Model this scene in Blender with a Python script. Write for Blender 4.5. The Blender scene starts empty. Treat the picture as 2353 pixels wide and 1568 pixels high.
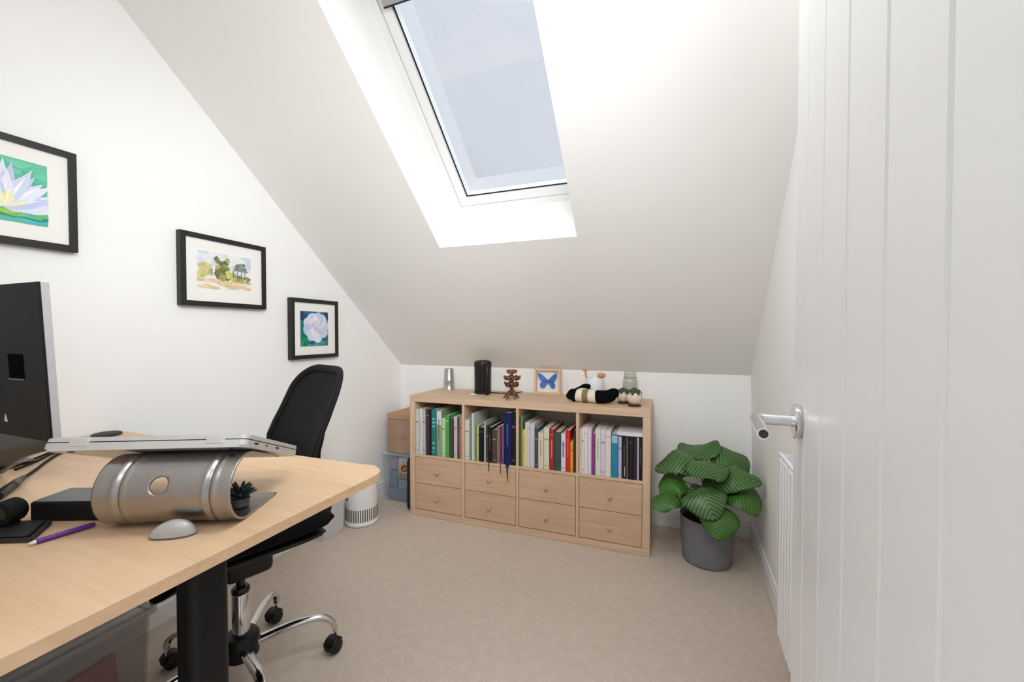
import bpy, bmesh, math, random
from mathutils import Vector, Matrix, noise
random.seed(7)
C = bpy.context.scene.collection
PI = math.pi
V = Vector

# ------------------------------------------------------------------ materials
def lin(c):
    f = lambda v: v / 12.92 if v <= .04045 else ((v + .055) / 1.055) ** 2.4
    return tuple(f(v / 255) for v in c) + (1,)

MATS = {}
def mat(name, col, rough=.6, metal=0, spec=.5, **kw):
    if name in MATS: return MATS[name]
    m = bpy.data.materials.new(name); m.use_nodes = True
    b = m.node_tree.nodes['Principled BSDF']
    b.inputs['Base Color'].default_value = lin(col)
    b.inputs['Roughness'].default_value = rough
    b.inputs['Metallic'].default_value = metal
    b.inputs['Specular IOR Level'].default_value = spec
    for k, v in kw.items():
        b.inputs[k.replace('_', ' ')].default_value = v
    MATS[name] = m
    return m

def nd(m, t, **kw):
    n = m.node_tree.nodes.new(t)
    for k, v in kw.items(): setattr(n, k, v)
    return n

def lk(m, a, b): m.node_tree.links.new(a, b)

def grain(name, light, dark, axis, scale=1.0, rough=.5):
    """wood: noise stretched along one axis, plus fine pores"""
    m = mat(name, light, rough, spec=.35)
    b = m.node_tree.nodes['Principled BSDF']
    tc = nd(m, 'ShaderNodeTexCoord'); mp = nd(m, 'ShaderNodeMapping')
    s = [22 * scale] * 3; s[axis] = 1.6 * scale
    mp.inputs['Scale'].default_value = s
    n1 = nd(m, 'ShaderNodeTexNoise'); n1.inputs['Scale'].default_value = 2.2
    n1.inputs['Detail'].default_value = 6; n1.inputs['Distortion'].default_value = .6
    n2 = nd(m, 'ShaderNodeTexNoise'); n2.inputs['Scale'].default_value = 14
    n2.inputs['Detail'].default_value = 3
    r = nd(m, 'ShaderNodeValToRGB')
    r.color_ramp.elements[0].position = .3; r.color_ramp.elements[0].color = lin(dark)
    r.color_ramp.elements[1].position = .68; r.color_ramp.elements[1].color = lin(light)
    mx = nd(m, 'ShaderNodeMix', data_type='FLOAT'); mx.inputs[0].default_value = .3
    lk(m, tc.outputs['Object'], mp.inputs['Vector'])
    lk(m, mp.outputs[0], n1.inputs['Vector']); lk(m, mp.outputs[0], n2.inputs['Vector'])
    lk(m, n1.outputs['Fac'], mx.inputs[2]); lk(m, n2.outputs['Fac'], mx.inputs[3])
    lk(m, mx.outputs[0], r.inputs['Fac']); lk(m, r.outputs['Color'], b.inputs['Base Color'])
    return m

def bumped(m, scale, strength, dist=.002, detail=4):
    b = m.node_tree.nodes['Principled BSDF']
    tc = nd(m, 'ShaderNodeTexCoord'); n = nd(m, 'ShaderNodeTexNoise')
    n.inputs['Scale'].default_value = scale; n.inputs['Detail'].default_value = detail
    bp = nd(m, 'ShaderNodeBump'); bp.inputs['Strength'].default_value = strength
    bp.inputs['Distance'].default_value = dist
    lk(m, tc.outputs['Object'], n.inputs['Vector']); lk(m, n.outputs['Fac'], bp.inputs['Height'])
    lk(m, bp.outputs['Normal'], b.inputs['Normal'])
    return m

def mottled(name, a, c, scale, rough=.9, bump=.4, dist=.002, fine=300):
    m = mat(name, a, rough, spec=.2)
    b = m.node_tree.nodes['Principled BSDF']
    tc = nd(m, 'ShaderNodeTexCoord')
    n1 = nd(m, 'ShaderNodeTexNoise'); n1.inputs['Scale'].default_value = scale; n1.inputs['Detail'].default_value = 5
    n2 = nd(m, 'ShaderNodeTexNoise'); n2.inputs['Scale'].default_value = fine; n2.inputs['Detail'].default_value = 2
    mx = nd(m, 'ShaderNodeMix', data_type='FLOAT'); mx.inputs[0].default_value = .45
    r = nd(m, 'ShaderNodeValToRGB')
    r.color_ramp.elements[0].position = .35; r.color_ramp.elements[0].color = lin(c)
    r.color_ramp.elements[1].position = .65; r.color_ramp.elements[1].color = lin(a)
    bp = nd(m, 'ShaderNodeBump'); bp.inputs['Strength'].default_value = bump; bp.inputs['Distance'].default_value = dist
    lk(m, tc.outputs['Object'], n1.inputs['Vector']); lk(m, tc.outputs['Object'], n2.inputs['Vector'])
    lk(m, n1.outputs['Fac'], mx.inputs[2]); lk(m, n2.outputs['Fac'], mx.inputs[3])
    lk(m, mx.outputs[0], r.inputs['Fac']); lk(m, r.outputs['Color'], b.inputs['Base Color'])
    lk(m, n2.outputs['Fac'], bp.inputs['Height']); lk(m, bp.outputs['Normal'], b.inputs['Normal'])
    return m

def vcol(name, rough=.8):
    m = mat(name, (200, 200, 200), rough, spec=.2)
    a = nd(m, 'ShaderNodeVertexColor', layer_name='Col')
    lk(m, a.outputs['Color'], m.node_tree.nodes['Principled BSDF'].inputs['Base Color'])
    return m

def clear(name, tint, fac, rough=.15):
    """thin clear plastic / glass: partly transparent, partly diffuse-glossy"""
    if name in MATS: return MATS[name]
    m = mat(name, tint, rough, spec=.5)
    b = m.node_tree.nodes['Principled BSDF']; out = m.node_tree.nodes['Material Output']
    t = nd(m, 'ShaderNodeBsdfTransparent'); mx = nd(m, 'ShaderNodeMixShader')
    mx.inputs[0].default_value = fac
    lk(m, t.outputs[0], mx.inputs[1]); lk(m, b.outputs[0], mx.inputs[2]); lk(m, mx.outputs[0], out.inputs['Surface'])
    return m

WALL = bumped(mat('wall_paint', (248, 248, 247), .75, spec=.25), 60, .06, .001)
CEIL = bumped(mat('ceiling_paint', (247, 246, 244), .8, spec=.2), 60, .06, .001)
GLOSSW = mat('white_gloss_trim', (238, 238, 238), .3)
DOORW = mat('door_satin_white', (228, 228, 227), .32)
WINW = mat('window_white', (240, 241, 241), .35)
RADW = mat('radiator_enamel', (240, 242, 246), .3)
CARPET = mottled('carpet_pile', (217, 202, 188), (204, 189, 175), 30, .95, .7, .006, 260)
OAK_H = grain('pale_oak_along_x', (224, 194, 163), (202, 171, 141), 0)
OAK_V = grain('pale_oak_upright', (224, 195, 165), (204, 174, 145), 2)
OAK_D = grain('pale_oak_drawer', (216, 184, 154), (194, 162, 133), 0)
DESKW = grain('desk_oak_veneer', (220, 188, 154), (205, 171, 136), 0, 1.0, .42)
BLACKP = mat('black_plastic', (13, 13, 14), .42, spec=.4)
BLACKM = mat('black_matt', (9, 9, 10), .7, spec=.3)
BLACKF = bumped(mat('black_fabric', (14, 14, 15), .9, spec=.15), 400, .3)
BLACKG = mat('black_gloss', (14, 13, 13), .12)
LEGBLK = mat('leg_black_powder', (11, 10, 10), .55, spec=.3)
CHROME = mat('chrome', (215, 215, 216), .12, 1)
STEEL = mat('brushed_steel', (190, 188, 184), .3, 1)
ALU = mat('satin_aluminium', (164, 161, 158), .3, 1)
SILVERP = mat('silver_plastic', (186, 186, 189), .4, .3)
RUBBER = mat('dark_rubber', (20, 20, 20), .8)
GAP = mat('dark_gap', (40, 40, 42), .7)

# ------------------------------------------------------------------ mesh helpers
class B:
    def __init__(s): s.m = bmesh.new()
    def box(s, lo, hi, bev=0, seg=2, rot=None, piv=None):
        t = bmesh.new()
        bmesh.ops.create_cube(t, size=1)
        lo, hi = V(lo), V(hi)
        for v in t.verts: v.co = V([lo[i] + (v.co[i] + .5) * (hi[i] - lo[i]) for i in range(3)])
        if bev: bmesh.ops.bevel(t, geom=t.edges[:], offset=bev, segments=seg, affect='EDGES', profile=.5)
        if rot is not None:
            piv = V(piv if piv is not None else (lo + hi) / 2)
            for v in t.verts: v.co = rot @ (v.co - piv) + piv
        s.join(t); return s
    def join(s, t, M=None):
        t.verts.index_update()
        vs = [s.m.verts.new(M @ v.co if M else v.co) for v in t.verts]
        for f in t.faces:
            try:
                n = s.m.faces.new([vs[v.index] for v in f.verts]); n.smooth = f.smooth
            except ValueError: pass
        t.free(); return s
    def grid(s, rows, close_u=False, close_v=False, smooth=True):
        vv = [[s.m.verts.new(p) for p in r] for r in rows]
        nr, nc = len(vv), len(vv[0])
        for i in range(nr if close_v else nr - 1):
            for j in range(nc if close_u else nc - 1):
                q = [vv[i][j], vv[i][(j + 1) % nc], vv[(i + 1) % nr][(j + 1) % nc], vv[(i + 1) % nr][j]]
                try: s.m.faces.new(q).smooth = smooth
                except ValueError: pass
        return vv
    def cap(s, ring):
        try: s.m.faces.new(ring)
        except ValueError: pass
    def tube(s, pts, r, n=12, caps=True, flat=1.0):
        """round bar through pts; r a number or one per point"""
        pts = [V(p) for p in pts]
        rs = r if isinstance(r, (list, tuple)) else [r] * len(pts)
        rows = []; up = None
        for i, p in enumerate(pts):
            d = (pts[min(i + 1, len(pts) - 1)] - pts[max(i - 1, 0)]).normalized()
            if up is None:
                up = V((0, 0, 1)) if abs(d.z) < .9 else V((1, 0, 0))
            a = d.cross(up).normalized(); u2 = a.cross(d).normalized(); up = u2
            rows.append([p + (a * math.cos(2 * PI * k / n) + u2 * math.sin(2 * PI * k / n) * flat) * rs[i] for k in range(n)])
        vv = s.grid(rows, close_u=True)
        if caps: s.cap(vv[0][::-1]); s.cap(vv[-1])
        return s
    def lathe(s, prof, c=(0, 0, 0), n=32, M=None, caps=True):
        c = V(c); rows = []
        for r, z in prof:
            row = [V((r * math.cos(2 * PI * k / n), r * math.sin(2 * PI * k / n), z)) for k in range(n)]
            rows.append([(M @ p if M else p) + c for p in row])
        vv = s.grid(rows, close_u=True)
        if caps: s.cap(vv[0][::-1]); s.cap(vv[-1])
        return s
    def prism(s, poly, axis, a, b, bev=0, seg=2):
        """poly of 2-D points swept along axis from a to b"""
        def P(u, v, w):
            return {0: (w, u, v), 1: (u, w, v), 2: (u, v, w)}[axis]
        t = bmesh.new()
        A = [t.verts.new(P(u, v, a)) for u, v in poly]; D = [t.verts.new(P(u, v, b)) for u, v in poly]
        t.faces.new(A); t.faces.new(D[::-1]); n = len(poly)
        for i in range(n): t.faces.new((A[i], D[i], D[(i + 1) % n], A[(i + 1) % n]))
        bmesh.ops.recalc_face_normals(t, faces=t.faces[:])
        if bev:
            es = [e for e in t.edges if abs((e.verts[0].co - e.verts[1].co)[axis]) < 1e-6]
            bmesh.ops.bevel(t, geom=es, offset=bev, segments=seg, affect='EDGES')
        s.join(t); return s
    def ball(s, c, r, sc=(1, 1, 1), n=20, M=None):
        rows = []
        for i in range(n // 2 + 1):
            th = PI * i / (n // 2)
            row = []
            for k in range(n):
                p = V((r * sc[0] * math.sin(th) * math.cos(2 * PI * k / n), r * sc[1] * math.sin(th) * math.sin(2 * PI * k / n), r * sc[2] * math.cos(th)))
                row.append((M @ p if M else p) + V(c))
            rows.append(row)
        s.grid(rows, close_u=True); return s

def obj(name, b, m, parent=None, loc=None, rot=None, smooth=None, mod=None, weld=1e-5):
    me = bpy.data.meshes.new(name)
    bm = b.m if isinstance(b, B) else b
    if weld: bmesh.ops.remove_doubles(bm, verts=bm.verts[:], dist=weld)
    bmesh.ops.recalc_face_normals(bm, faces=bm.faces[:])
    bm.to_mesh(me); bm.free()
    if smooth is not None:
        for p in me.polygons: p.use_smooth = True
        me.set_sharp_from_angle(angle=math.radians(smooth))
    o = bpy.data.objects.new(name, me); C.objects.link(o)
    if m is not None:
        for k in (m if isinstance(m, list) else [m]): me.materials.append(k)
    if parent: o.parent = parent
    if loc is not None: o.location = loc
    if rot is not None: o.rotation_euler = rot
    return o

def thing(name, label, cat, loc=(0, 0, 0), rz=0, group=None):
    o = bpy.data.objects.new(name, None); C.objects.link(o)
    o.empty_display_size = .05
    o.location = loc; o.rotation_euler = (0, 0, rz)
    return tag(o, label, cat, group)

def tag(o, label, cat, group=None):
    o['label'] = label; o['category'] = cat
    if group: o['group'] = group
    return o

def struct(name, b, m, label, cat, parent=None, smooth=None):
    o = obj(name, b, m, parent, smooth=smooth)
    if parent is None:
        o['kind'] = 'structure'; o['label'] = label; o['category'] = cat
    return o

def rrect(x0, y0, x1, y1, r, n=8):
    pts = []
    for cx, cy, a in ((x1 - r, y1 - r, 0), (x0 + r, y1 - r, 90), (x0 + r, y0 + r, 180), (x1 - r, y0 + r, 270)):
        for i in range(n + 1):
            t = math.radians(a + 90 * i / n); pts.append((cx + r * math.cos(t), cy + r * math.sin(t)))
    return pts

def bez(p0, p1, p2, p3, n=14):
    p0, p1, p2, p3 = map(V, (p0, p1, p2, p3)); out = []
    for i in range(n + 1):
        t = i / n; out.append(p0 * (1 - t) ** 3 + p1 * 3 * t * (1 - t) ** 2 + p2 * 3 * t * t * (1 - t) + p3 * t ** 3)
    return out

def catmull(pts, n=8):
    pts = [V(p) for p in pts]; out = []
    for i in range(len(pts) - 1):
        p0 = pts[max(i - 1, 0)]; p1 = pts[i]; p2 = pts[i + 1]; p3 = pts[min(i + 2, len(pts) - 1)]
        for k in range(n):
            t = k / n
            out.append(.5 * ((2 * p1) + (p2 - p0) * t + (2 * p0 - 5 * p1 + 4 * p2 - p3) * t * t + (3 * p1 - p0 - 3 * p2 + p3) * t ** 3))
    out.append(pts[-1]); return out

# ------------------------------------------------------------------ room shell
XL, YB, YF, ZC = -.357, .41, -2.2, 2.42          # left wall, knee wall, door wall, ceiling height
SL = .853; AL = math.atan(SL); KN = .93          # roof slope and knee height
YC = YB - (ZC - KN) / SL                         # where the slope meets the flat ceiling
sa, ca = math.sin(AL), math.cos(AL)
def S(x, s, d=0): return V((x, YB - s * ca + d * sa, KN + s * sa + d * ca))   # a point on the roof slope
def xr(y, z): return 1.993 + .035 * (y - YB) + .018 * (1 - z / .95)           # right wall, a touch out of square

b = B(); b.box((-.6, -3.2, -.1), (2.3, .6, 0)); struct('floor', b, CARPET, 'beige cut-pile carpet over the whole floor', 'floor')
b = B(); b.prism([(YB + .12, -.05), (YB + .12, KN + .05), (YC, ZC + .1), (YF - .1, ZC + .1), (YF - .1, -.05)], 0, XL - .1, XL)
struct('wall_left', b, WALL, 'white painted left wall with the pictures', 'wall')
b = B(); b.box((XL - .1, YB, -.05), (2.15, YB + .1, KN)); struct('wall_back', b, WALL, 'low white knee wall behind the bookcase', 'wall')
b = B()
ys = [YB + .1, YB, .1, -.3, -.7, YC, YF - .1]
rows = []
for y in ys:
    zt = min(ZC, KN + (YB - y) * SL) + .03
    zt = max(zt, KN)
    rows.append([V((xr(y, z), y, z)) for z in [-.05 + (zt + .05) * k / 6 for k in range(7)]])
b.grid(rows, smooth=False)
b.grid([[p + V((.1, 0, 0)) for p in r] for r in rows], smooth=False)
struct('wall_right', b, WALL, 'white painted right wall behind the radiator and door', 'wall')
# door wall with the doorway the camera stands in
b = B()
b.box((XL - .1, YF - .1, -.05), (.86, YF, ZC + .05)); b.box((1.73, YF - .1, -.05), (2.15, YF, ZC + .05)); b.box((.86, YF - .1, 2.03), (1.73, YF, ZC + .05))
struct('wall_front', b, WALL, 'white wall around the doorway', 'wall')
# slope with the roof-window opening, its reveal, and the flat ceiling
WX0, WX1, WS0, WS1, WD = .452, 1.162, 1.045, 2.215, .30
WXF = 1.235        # the frame is wider than the hole: the right reveal splays outwards
s1 = (YB - YC) / ca
b = B()
xs = [XL - .05, WX0, WX1, 2.15]; ss = [-.05, WS0, WS1, s1]
for i in range(3):
    for j in range(3):
        if i == 1 and j == 1: continue
        b.grid([[S(xs[i], ss[j]), S(xs[i + 1], ss[j])], [S(xs[i], ss[j + 1]), S(xs[i + 1], ss[j + 1])]], smooth=False)
for (xa, sA), (xb, sB) in (((WX0, WS0), (WX1, WS0)), ((WX1, WS0), (WX1, WS1)), ((WX1, WS1), (WX0, WS1)), ((WX0, WS1), (WX0, WS0))):
    f_ = lambda x: WXF if x == WX1 else x
    b.grid([[S(xa, sA), S(xb, sB)], [S(f_(xa), sA, WD), S(f_(xb), sB, WD)], [S(f_(xa), sA, WD + .08), S(f_(xb), sB, WD + .08)]], smooth=False)
b.grid([[V((XL - .05, YC, ZC)), V((2.15, YC, ZC))], [V((XL - .05, YF - .1, ZC)), V((2.15, YF - .1, ZC))]], smooth=False)
struct('ceiling', b, CEIL, 'white sloping ceiling with the roof window reveal', 'ceiling')

# roof window
win = bpy.data.objects.new('window_1', None); C.objects.link(win)
win['kind'] = 'structure'; win['label'] = 'white centre-pivot roof window in the sloping ceiling'; win['category'] = 'window'
def ring(x0, x1, sA, sB, w, d0, d1):
    b = B()
    def bar(xa, xb, a0, a1):
        b.grid([[S(xa, a0, d0), S(xb, a0, d0)], [S(xa, a1, d0), S(xb, a1, d0)]], smooth=False)
        b.grid([[S(xa, a0, d1), S(xb, a0, d1)], [S(xa, a1, d1), S(xb, a1, d1)]], smooth=False)
        for q in (((xa, a0), (xb, a0)), ((xb, a0), (xb, a1)), ((xb, a1), (xa, a1)), ((xa, a1), (xa, a0))):
            b.grid([[S(*q[0], d0), S(*q[1], d0)], [S(*q[0], d1), S(*q[1], d1)]], smooth=False)
    bar(x0, x1, sA, sA + w); bar(x0, x1, sB - w, sB); bar(x0, x0 + w, sA + w, sB - w); bar(x1 - w, x1, sA + w, sB - w)
    return b
obj('window_frame', ring(WX0, WXF, WS0, WS1, .034, WD, WD + .07), WINW, win)
obj('window_sash', ring(WX0 + .037, WXF - .037, WS0 + .037, WS1 - .037, .044, WD + .006, WD + .07), WINW, win)
obj('window_gasket', ring(WX0 + .081, WXF - .081, WS0 + .081, WS1 - .081, .0065, WD + .020, WD + .024), mat('gasket_black', (26, 30, 34), .6), win)
obj('shadow_gap', ring(WX0 + .034, WXF - .034, WS0 + .034, WS1 - .034, .003, WD + .02, WD + .05), GAP, win)
b = B()
for d in (WD + .032,):
    b.grid([[S(WX0 + .085, WS0 + .085, d), S(WXF - .085, WS0 + .085, d)], [S(WX0 + .085, WS1 - .085, d), S(WXF - .085, WS1 - .085, d)]], smooth=False)
gl = mat('window_glass', (210, 222, 236), .05)
nt = gl.node_tree; nt.nodes.remove(nt.nodes['Principled BSDF'])
tr = nd(gl, 'ShaderNodeBsdfTransparent'); tr.inputs[0].default_value = (.93, .96, .985, 1)
gs = nd(gl, 'ShaderNodeBsdfGlossy'); gs.inputs['Roughness'].default_value = .02
fr = nd(gl, 'ShaderNodeFresnel'); fr.inputs['IOR'].default_value = 1.6
mx = nd(gl, 'ShaderNodeMixShader')
lk(gl, fr.outputs[0], mx.inputs[0]); lk(gl, tr.outputs[0], mx.inputs[1]); lk(gl, gs.outputs[0], mx.inputs[2])
lk(gl, mx.outputs[0], nt.nodes['Material Output'].inputs['Surface'])
obj('window_pane', b, gl, win)
b = B()   # ventilation flap along the top of the sash
q = [(WX0 + .06, 1.972), (WXF - .06, 1.972), (WXF - .06, 2.10), (WX0 + .06, 2.10)]
A = [b.m.verts.new(S(x, s, WD - .012)) for x, s in q]; D = [b.m.verts.new(S(x, s, WD + .03)) for x, s in q]
b.m.faces.new(A); b.m.faces.new(D)
for i in range(4): b.m.faces.new((A[i], A[(i + 1) % 4], D[(i + 1) % 4], D[i]))
obj('ventilation_flap', b, mat('flap_grey', (168, 170, 172), .35, .6), win)
b = B(); b.grid([[S(WX0 + .06, 1.966, WD - .013), S(WXF - .06, 1.966, WD - .013)], [S(WX0 + .06, 1.972, WD - .013), S(WXF - .06, 1.972, WD - .013)]], smooth=False)
b.grid([[S(WX0 + .06, 1.966, WD - .013), S(WXF - .06, 1.966, WD - .013)], [S(WX0 + .06, 1.966, WD + .03), S(WXF - .06, 1.966, WD + .03)]], smooth=False); obj('flap_seal', b, GAP, win)

# skirting boards
SK = [(0, 0), (.011, 0), (.011, .078), (.008, .081), (.009, .086), (.009, .096), (.006, .104), (0, .106)]
def skirt(name, p, q, n, label):
    """profile swept from p to q on the floor, n = direction into the room"""
    b = B(); p, q, n = V(p), V(q), V(n)
    rows = [[e + n * (u + .0012) + V((0, 0, z + .001)) for u, z in SK] for e in (p, q)]
    vv = b.grid(rows, close_u=True, smooth=False); b.cap(vv[0]); b.cap(vv[1][::-1])
    return struct(name, b, GLOSSW, label, 'baseboard')
skirt('baseboard_right', (xr(YB, 0) - .001, YB - .012, 0), (xr(-1.5, 0) - .001, -1.5, 0), (-1, .035, 0), 'white moulded skirting along the right wall')
skirt('baseboard_left', (XL, YB - .012, 0), (XL, YF, 0), (1, 0, 0), 'white skirting along the left wall')
skirt('baseboard_back', (XL + .013, YB, 0), (1.985, YB, 0), (0, -1, 0), 'white skirting behind the bookcase and plant')

# door, opened into the room on the right
DE, DH = V((1.742, -1.434, 0)), V((-.0896, -.996, 0))      # free edge, direction towards the hinge
DN = V((-.996, .0896, 0))                                   # normal of the face we see
door = bpy.data.objects.new('door_1', None); C.objects.link(door)
door['kind'] = 'structure'; door['label'] = 'white grooved door standing open on the right'; door['category'] = 'door'
prof = [(.0, 0)]
for g in (.080, .178, .279, .384, .482, .582, .682):
    prof += [(g - .004, 0), (g - .001, -.0035), (g + .001, -.0035), (g + .004, 0)]
prof += [(.755, 0), (.755, -.04), (0, -.04)]
b = B()
rows = [[DE + DH * s + DN * d + V((0, 0, z)) for s, d in prof] for z in (.008, 1.985)]
vv = b.grid(rows, close_u=True, smooth=False)
b.cap(vv[0]); b.cap(vv[1])
obj('door_leaf', b, DOORW, door)
h0 = DE + DH * .052 + V((0, 0, 1.034))
hp = bpy.data.objects.new('door_handle', None); C.objects.link(hp); hp.parent = door
M3 = Matrix((DN, DH, V((0, 0, 1)))).transposed()            # local x = face normal, y = to hinge
def onto(pts): return [h0 + M3 @ V(p) for p in pts]
b = B(); Mr = M3 @ Matrix.Rotation(PI / 2, 3, 'Y')
b.lathe([(.0255, .0005), (.0265, .002), (.0265, .008), (.025, .0095)], h0, 28, Mr)
obj('rose', b, CHROME, hp, smooth=40)
b = B()
b.tube(onto(catmull([(.009, 0, 0), (.03, 0, 0), (.050, .0, 0), (.0575, .004, 0), (.0605, .012, 0), (.0605, .03, 0), (.0605, .116, 0)], 5)), .0088, 20)
lv = obj('lever', b, CHROME, hp, smooth=50)
b = B(); b.tube(onto([(.0605, .1159, 0), (.0605, .1165, 0)]), .0058, 18); obj('end_hollow_shade', b, mat('lever_hollow_shade', (40, 40, 40), .5), lv)  # flat disc, dark colour stands for shade inside the hollow end

# ------------------------------------------------------------------ radiator
RX = V((-.035, -1, 0)).normalized()                         # along the wall, towards the camera
RN = V((-1, .035, 0)).normalized()                          # out into the room
rad = thing('radiator', 'white corrugated panel radiator on the right wall beside the door', 'radiator', (0, 0, 0))
R0 = V((1.895, -.645, 0))                                   # far front bottom line
def rp(s, d, z): return R0 + RX * s + RN * d + V((0, 0, z))  # d is negative into the wall
b = B(); prof = []
n = 21; Lr = .80
for i in range(n):
    s = .012 + i * (Lr - .024) / n; w = (Lr - .024) / n
    prof += [(s, -.004), (s + w * .22, .0), (s + w * .6, .0), (s + w * .82, -.004)]
prof = [(0, -.012), (.004, -.004)] + prof + [(Lr - .004, -.004), (Lr, -.012)]
b.grid([[rp(s, d - (.006 if k in (0, 3) else 0), z) for s, d in prof] for k, z in enumerate((.163, .172, .755, .764))], smooth=False)
obj('front_panel', b, RADW, rad)
for s in (0, Lr):
    b = B(); b.grid([[rp(s, -.012, z), rp(s, -.075, z)] for z in (.165, .764)], smooth=False)
    obj('side_panel', b, RADW, rad)
b = B()
for d0, d1 in ((-.002, -.012), (-.066, -.076)):
    vv = b.grid([[rp(0, d0, .764), rp(0, d1, .764), rp(0, d1, .772), rp(0, d0, .772)], [rp(Lr, d0, .764), rp(Lr, d1, .764), rp(Lr, d1, .772), rp(Lr, d0, .772)]], close_u=True, smooth=False)
    b.cap(vv[0]); b.cap(vv[1])
for i in range(33):
    s = .004 + i * (Lr - .012) / 32
    vv = b.grid([[rp(s, -.012, .762), rp(s + .009, -.012, .762), rp(s + .009, -.012, .768), rp(s, -.012, .768)], [rp(s, -.066, .762), rp(s + .009, -.066, .762), rp(s + .009, -.066, .768), rp(s, -.066, .768)]], close_u=True, smooth=False)
obj('top_grille', b, RADW, rad)
b = B(); b.grid([[rp(0, -.06, z), rp(Lr, -.06, z)] for z in (.17, .75)], smooth=False); obj('rear_panel', b, RADW, rad)
for s in (.12, .68):
    b = B(); b.tube([rp(s, -.06, .6), rp(s, -.078, .6)], .012, 10)
    obj('mount_bracket', b, RADW, rad)

# ------------------------------------------------------------------ pictures
ART = vcol('watercolour_paper', .85)
MOUNT = mat('mount_board', (243, 242, 238), .9, spec=.1)
def art_mesh(shapes, y0, z0, w, h, x):
    """flat painting: shapes = [(polygon in 0..1 coordinates, colour)], later ones on top"""
    bm = bmesh.new(); cl = bm.loops.layers.float_color.new('Col')
    for k, (poly, col) in enumerate(shapes):
        vs = [bm.verts.new((x + .00002 * k, y0 + w * min(1, max(0, u)), z0 + h * min(1, max(0, v)))) for u, v in poly]
        try: f = bm.faces.new(vs)
        except ValueError: continue
        c = lin(col)
        for l in f.loops: l[cl] = c
    bmesh.ops.triangulate(bm, faces=bm.faces[:])
    return bm
def jit(col, a=12): 
    d = random.uniform(-a, a); return tuple(max(0, min(255, c + d + random.uniform(-a, a) * .4)) for c in col)
def blob(cx, cy, rx, ry, n=11, rough=.25):
    return [(cx + rx * math.cos(2 * PI * i / n) * (1 + random.uniform(-rough, rough)), cy + ry * math.sin(2 * PI * i / n) * (1 + random.uniform(-rough, rough))) for i in range(n)]
def petal(cx, cy, ang, ln, wd, bend=0):
    a = math.radians(ang); d = V((math.cos(a), math.sin(a))); p = V((-d.y, d.x)); pts = []
    for t in [i / 8 for i in range(9)]: pts.append((t, math.sin(PI * min(1, t * 1.02) ** .8) * wd))
    L = [V((cx, cy)) + d * ln * t + p * (w + bend * t * t) for t, w in pts] + [V((cx, cy)) + d * ln * t + p * (-w + bend * t * t) for t, w in pts[::-1]]
    return [(q.x, q.y) for q in L]
SQ = [(0, 0), (1, 0), (1, 1), (0, 1)]

def picture(y0, y1, z0, z1, bw, dp, art, shapes, label):
    t = thing('picture_frame', label, 'picture', (XL + .0015, (y0 + y1) / 2, z0), 0, None)
    o = V(t.location)
    X0, X1 = .0, dp
    b = B(); bm = b.m
    rows = []
    for (y, z) in ((y0, z0), (y1, z0), (y1, z1), (y0, z1)):
        sy = 1 if y == y0 else -1; sz = 1 if z == z0 else -1
        rows.append([V((X0, y - o.y, z - o.z)), V((X1 - .001, y - o.y, z - o.z)), V((X1, y + sy * .001 - o.y, z + sz * .001 - o.z)),
                     V((X1, y + sy * bw - o.y, z + sz * bw - o.z)), V((X0 + .004, y + sy * bw - o.y, z + sz * bw - o.z))])
    b.grid(rows, close_v=True, smooth=False)
    obj('frame', b, mat('black_picture_frame', (24, 23, 22), .45), t)
    b = B(); b.box((X0 + .001, y0 + bw * .8 - o.y, z0 + bw * .8 - o.z), (X1 - .007, y1 - bw * .8 - o.y, z1 - bw * .8 - o.z))
    obj('mount', b, MOUNT, t)
    ay0, ay1, az0, az1 = art
    obj('painting', art_mesh(shapes, ay0 - o.y, az0 - o.z, ay1 - ay0, az1 - az0, X1 - .0065), ART, t, weld=0)
    return t

# 1: water lily on green, half out of the frame
sh = [(SQ, (112, 200, 170))]
for i in range(60):
    x, y = random.random(), random.random(); sh.append((blob(x, y, .09, .06), jit(((104, 194, 160), (100, 188, 170), (120, 206, 178))[i % 3], 6)))
for i in range(26): sh.append((blob(random.random(), random.uniform(.0, .12), .12, .03), jit(((96, 196, 190), (70, 168, 160))[i % 2], 10)))
for i in range(26): sh.append((blob(random.uniform(.2, .8), random.uniform(.1, .18), .12, .022), jit(((120, 196, 70), (96, 176, 80), (150, 208, 90))[i % 3], 8)))
def asp(poly, cx, k): return [(cx + (x - cx) * k, y) for x, y in poly]
for i, a in enumerate(list(range(4, 176, 11)) + list(range(10, 170, 15)) + list(range(24, 160, 19))):
    ln = random.uniform(.52, .80)
    sh.append((asp(petal(.66, .20, a, ln, .085, random.uniform(-.05, .05)), .66, .68), jit(((226, 230, 246), (206, 214, 240), (236, 238, 250), (196, 206, 238))[i % 4], 6)))
    sh.append((asp(petal(.66, .20, a + 3, ln * .8, .022), .66, .68), jit((244, 245, 252), 4)))
for i in range(26): sh.append((asp(petal(.66, .22, 20 + i * 5.4, random.uniform(.1, .32), .022), .66, .68), jit(((240, 236, 180), (248, 246, 212), (236, 238, 214))[i % 3], 6)))
for i in range(14): sh.append((blob(random.uniform(.5, 1), random.uniform(.10, .16), .09, .018), jit(((120, 190, 90), (150, 200, 110), (96, 190, 170))[i % 3], 8)))
picture(-1.87, -1.441, 1.444, 1.776, .021, .026, (-1.80, -1.511, 1.514, 1.709), sh, 'large black-framed watercolour of a white lily on green, cut off by the photo edge')
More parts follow.
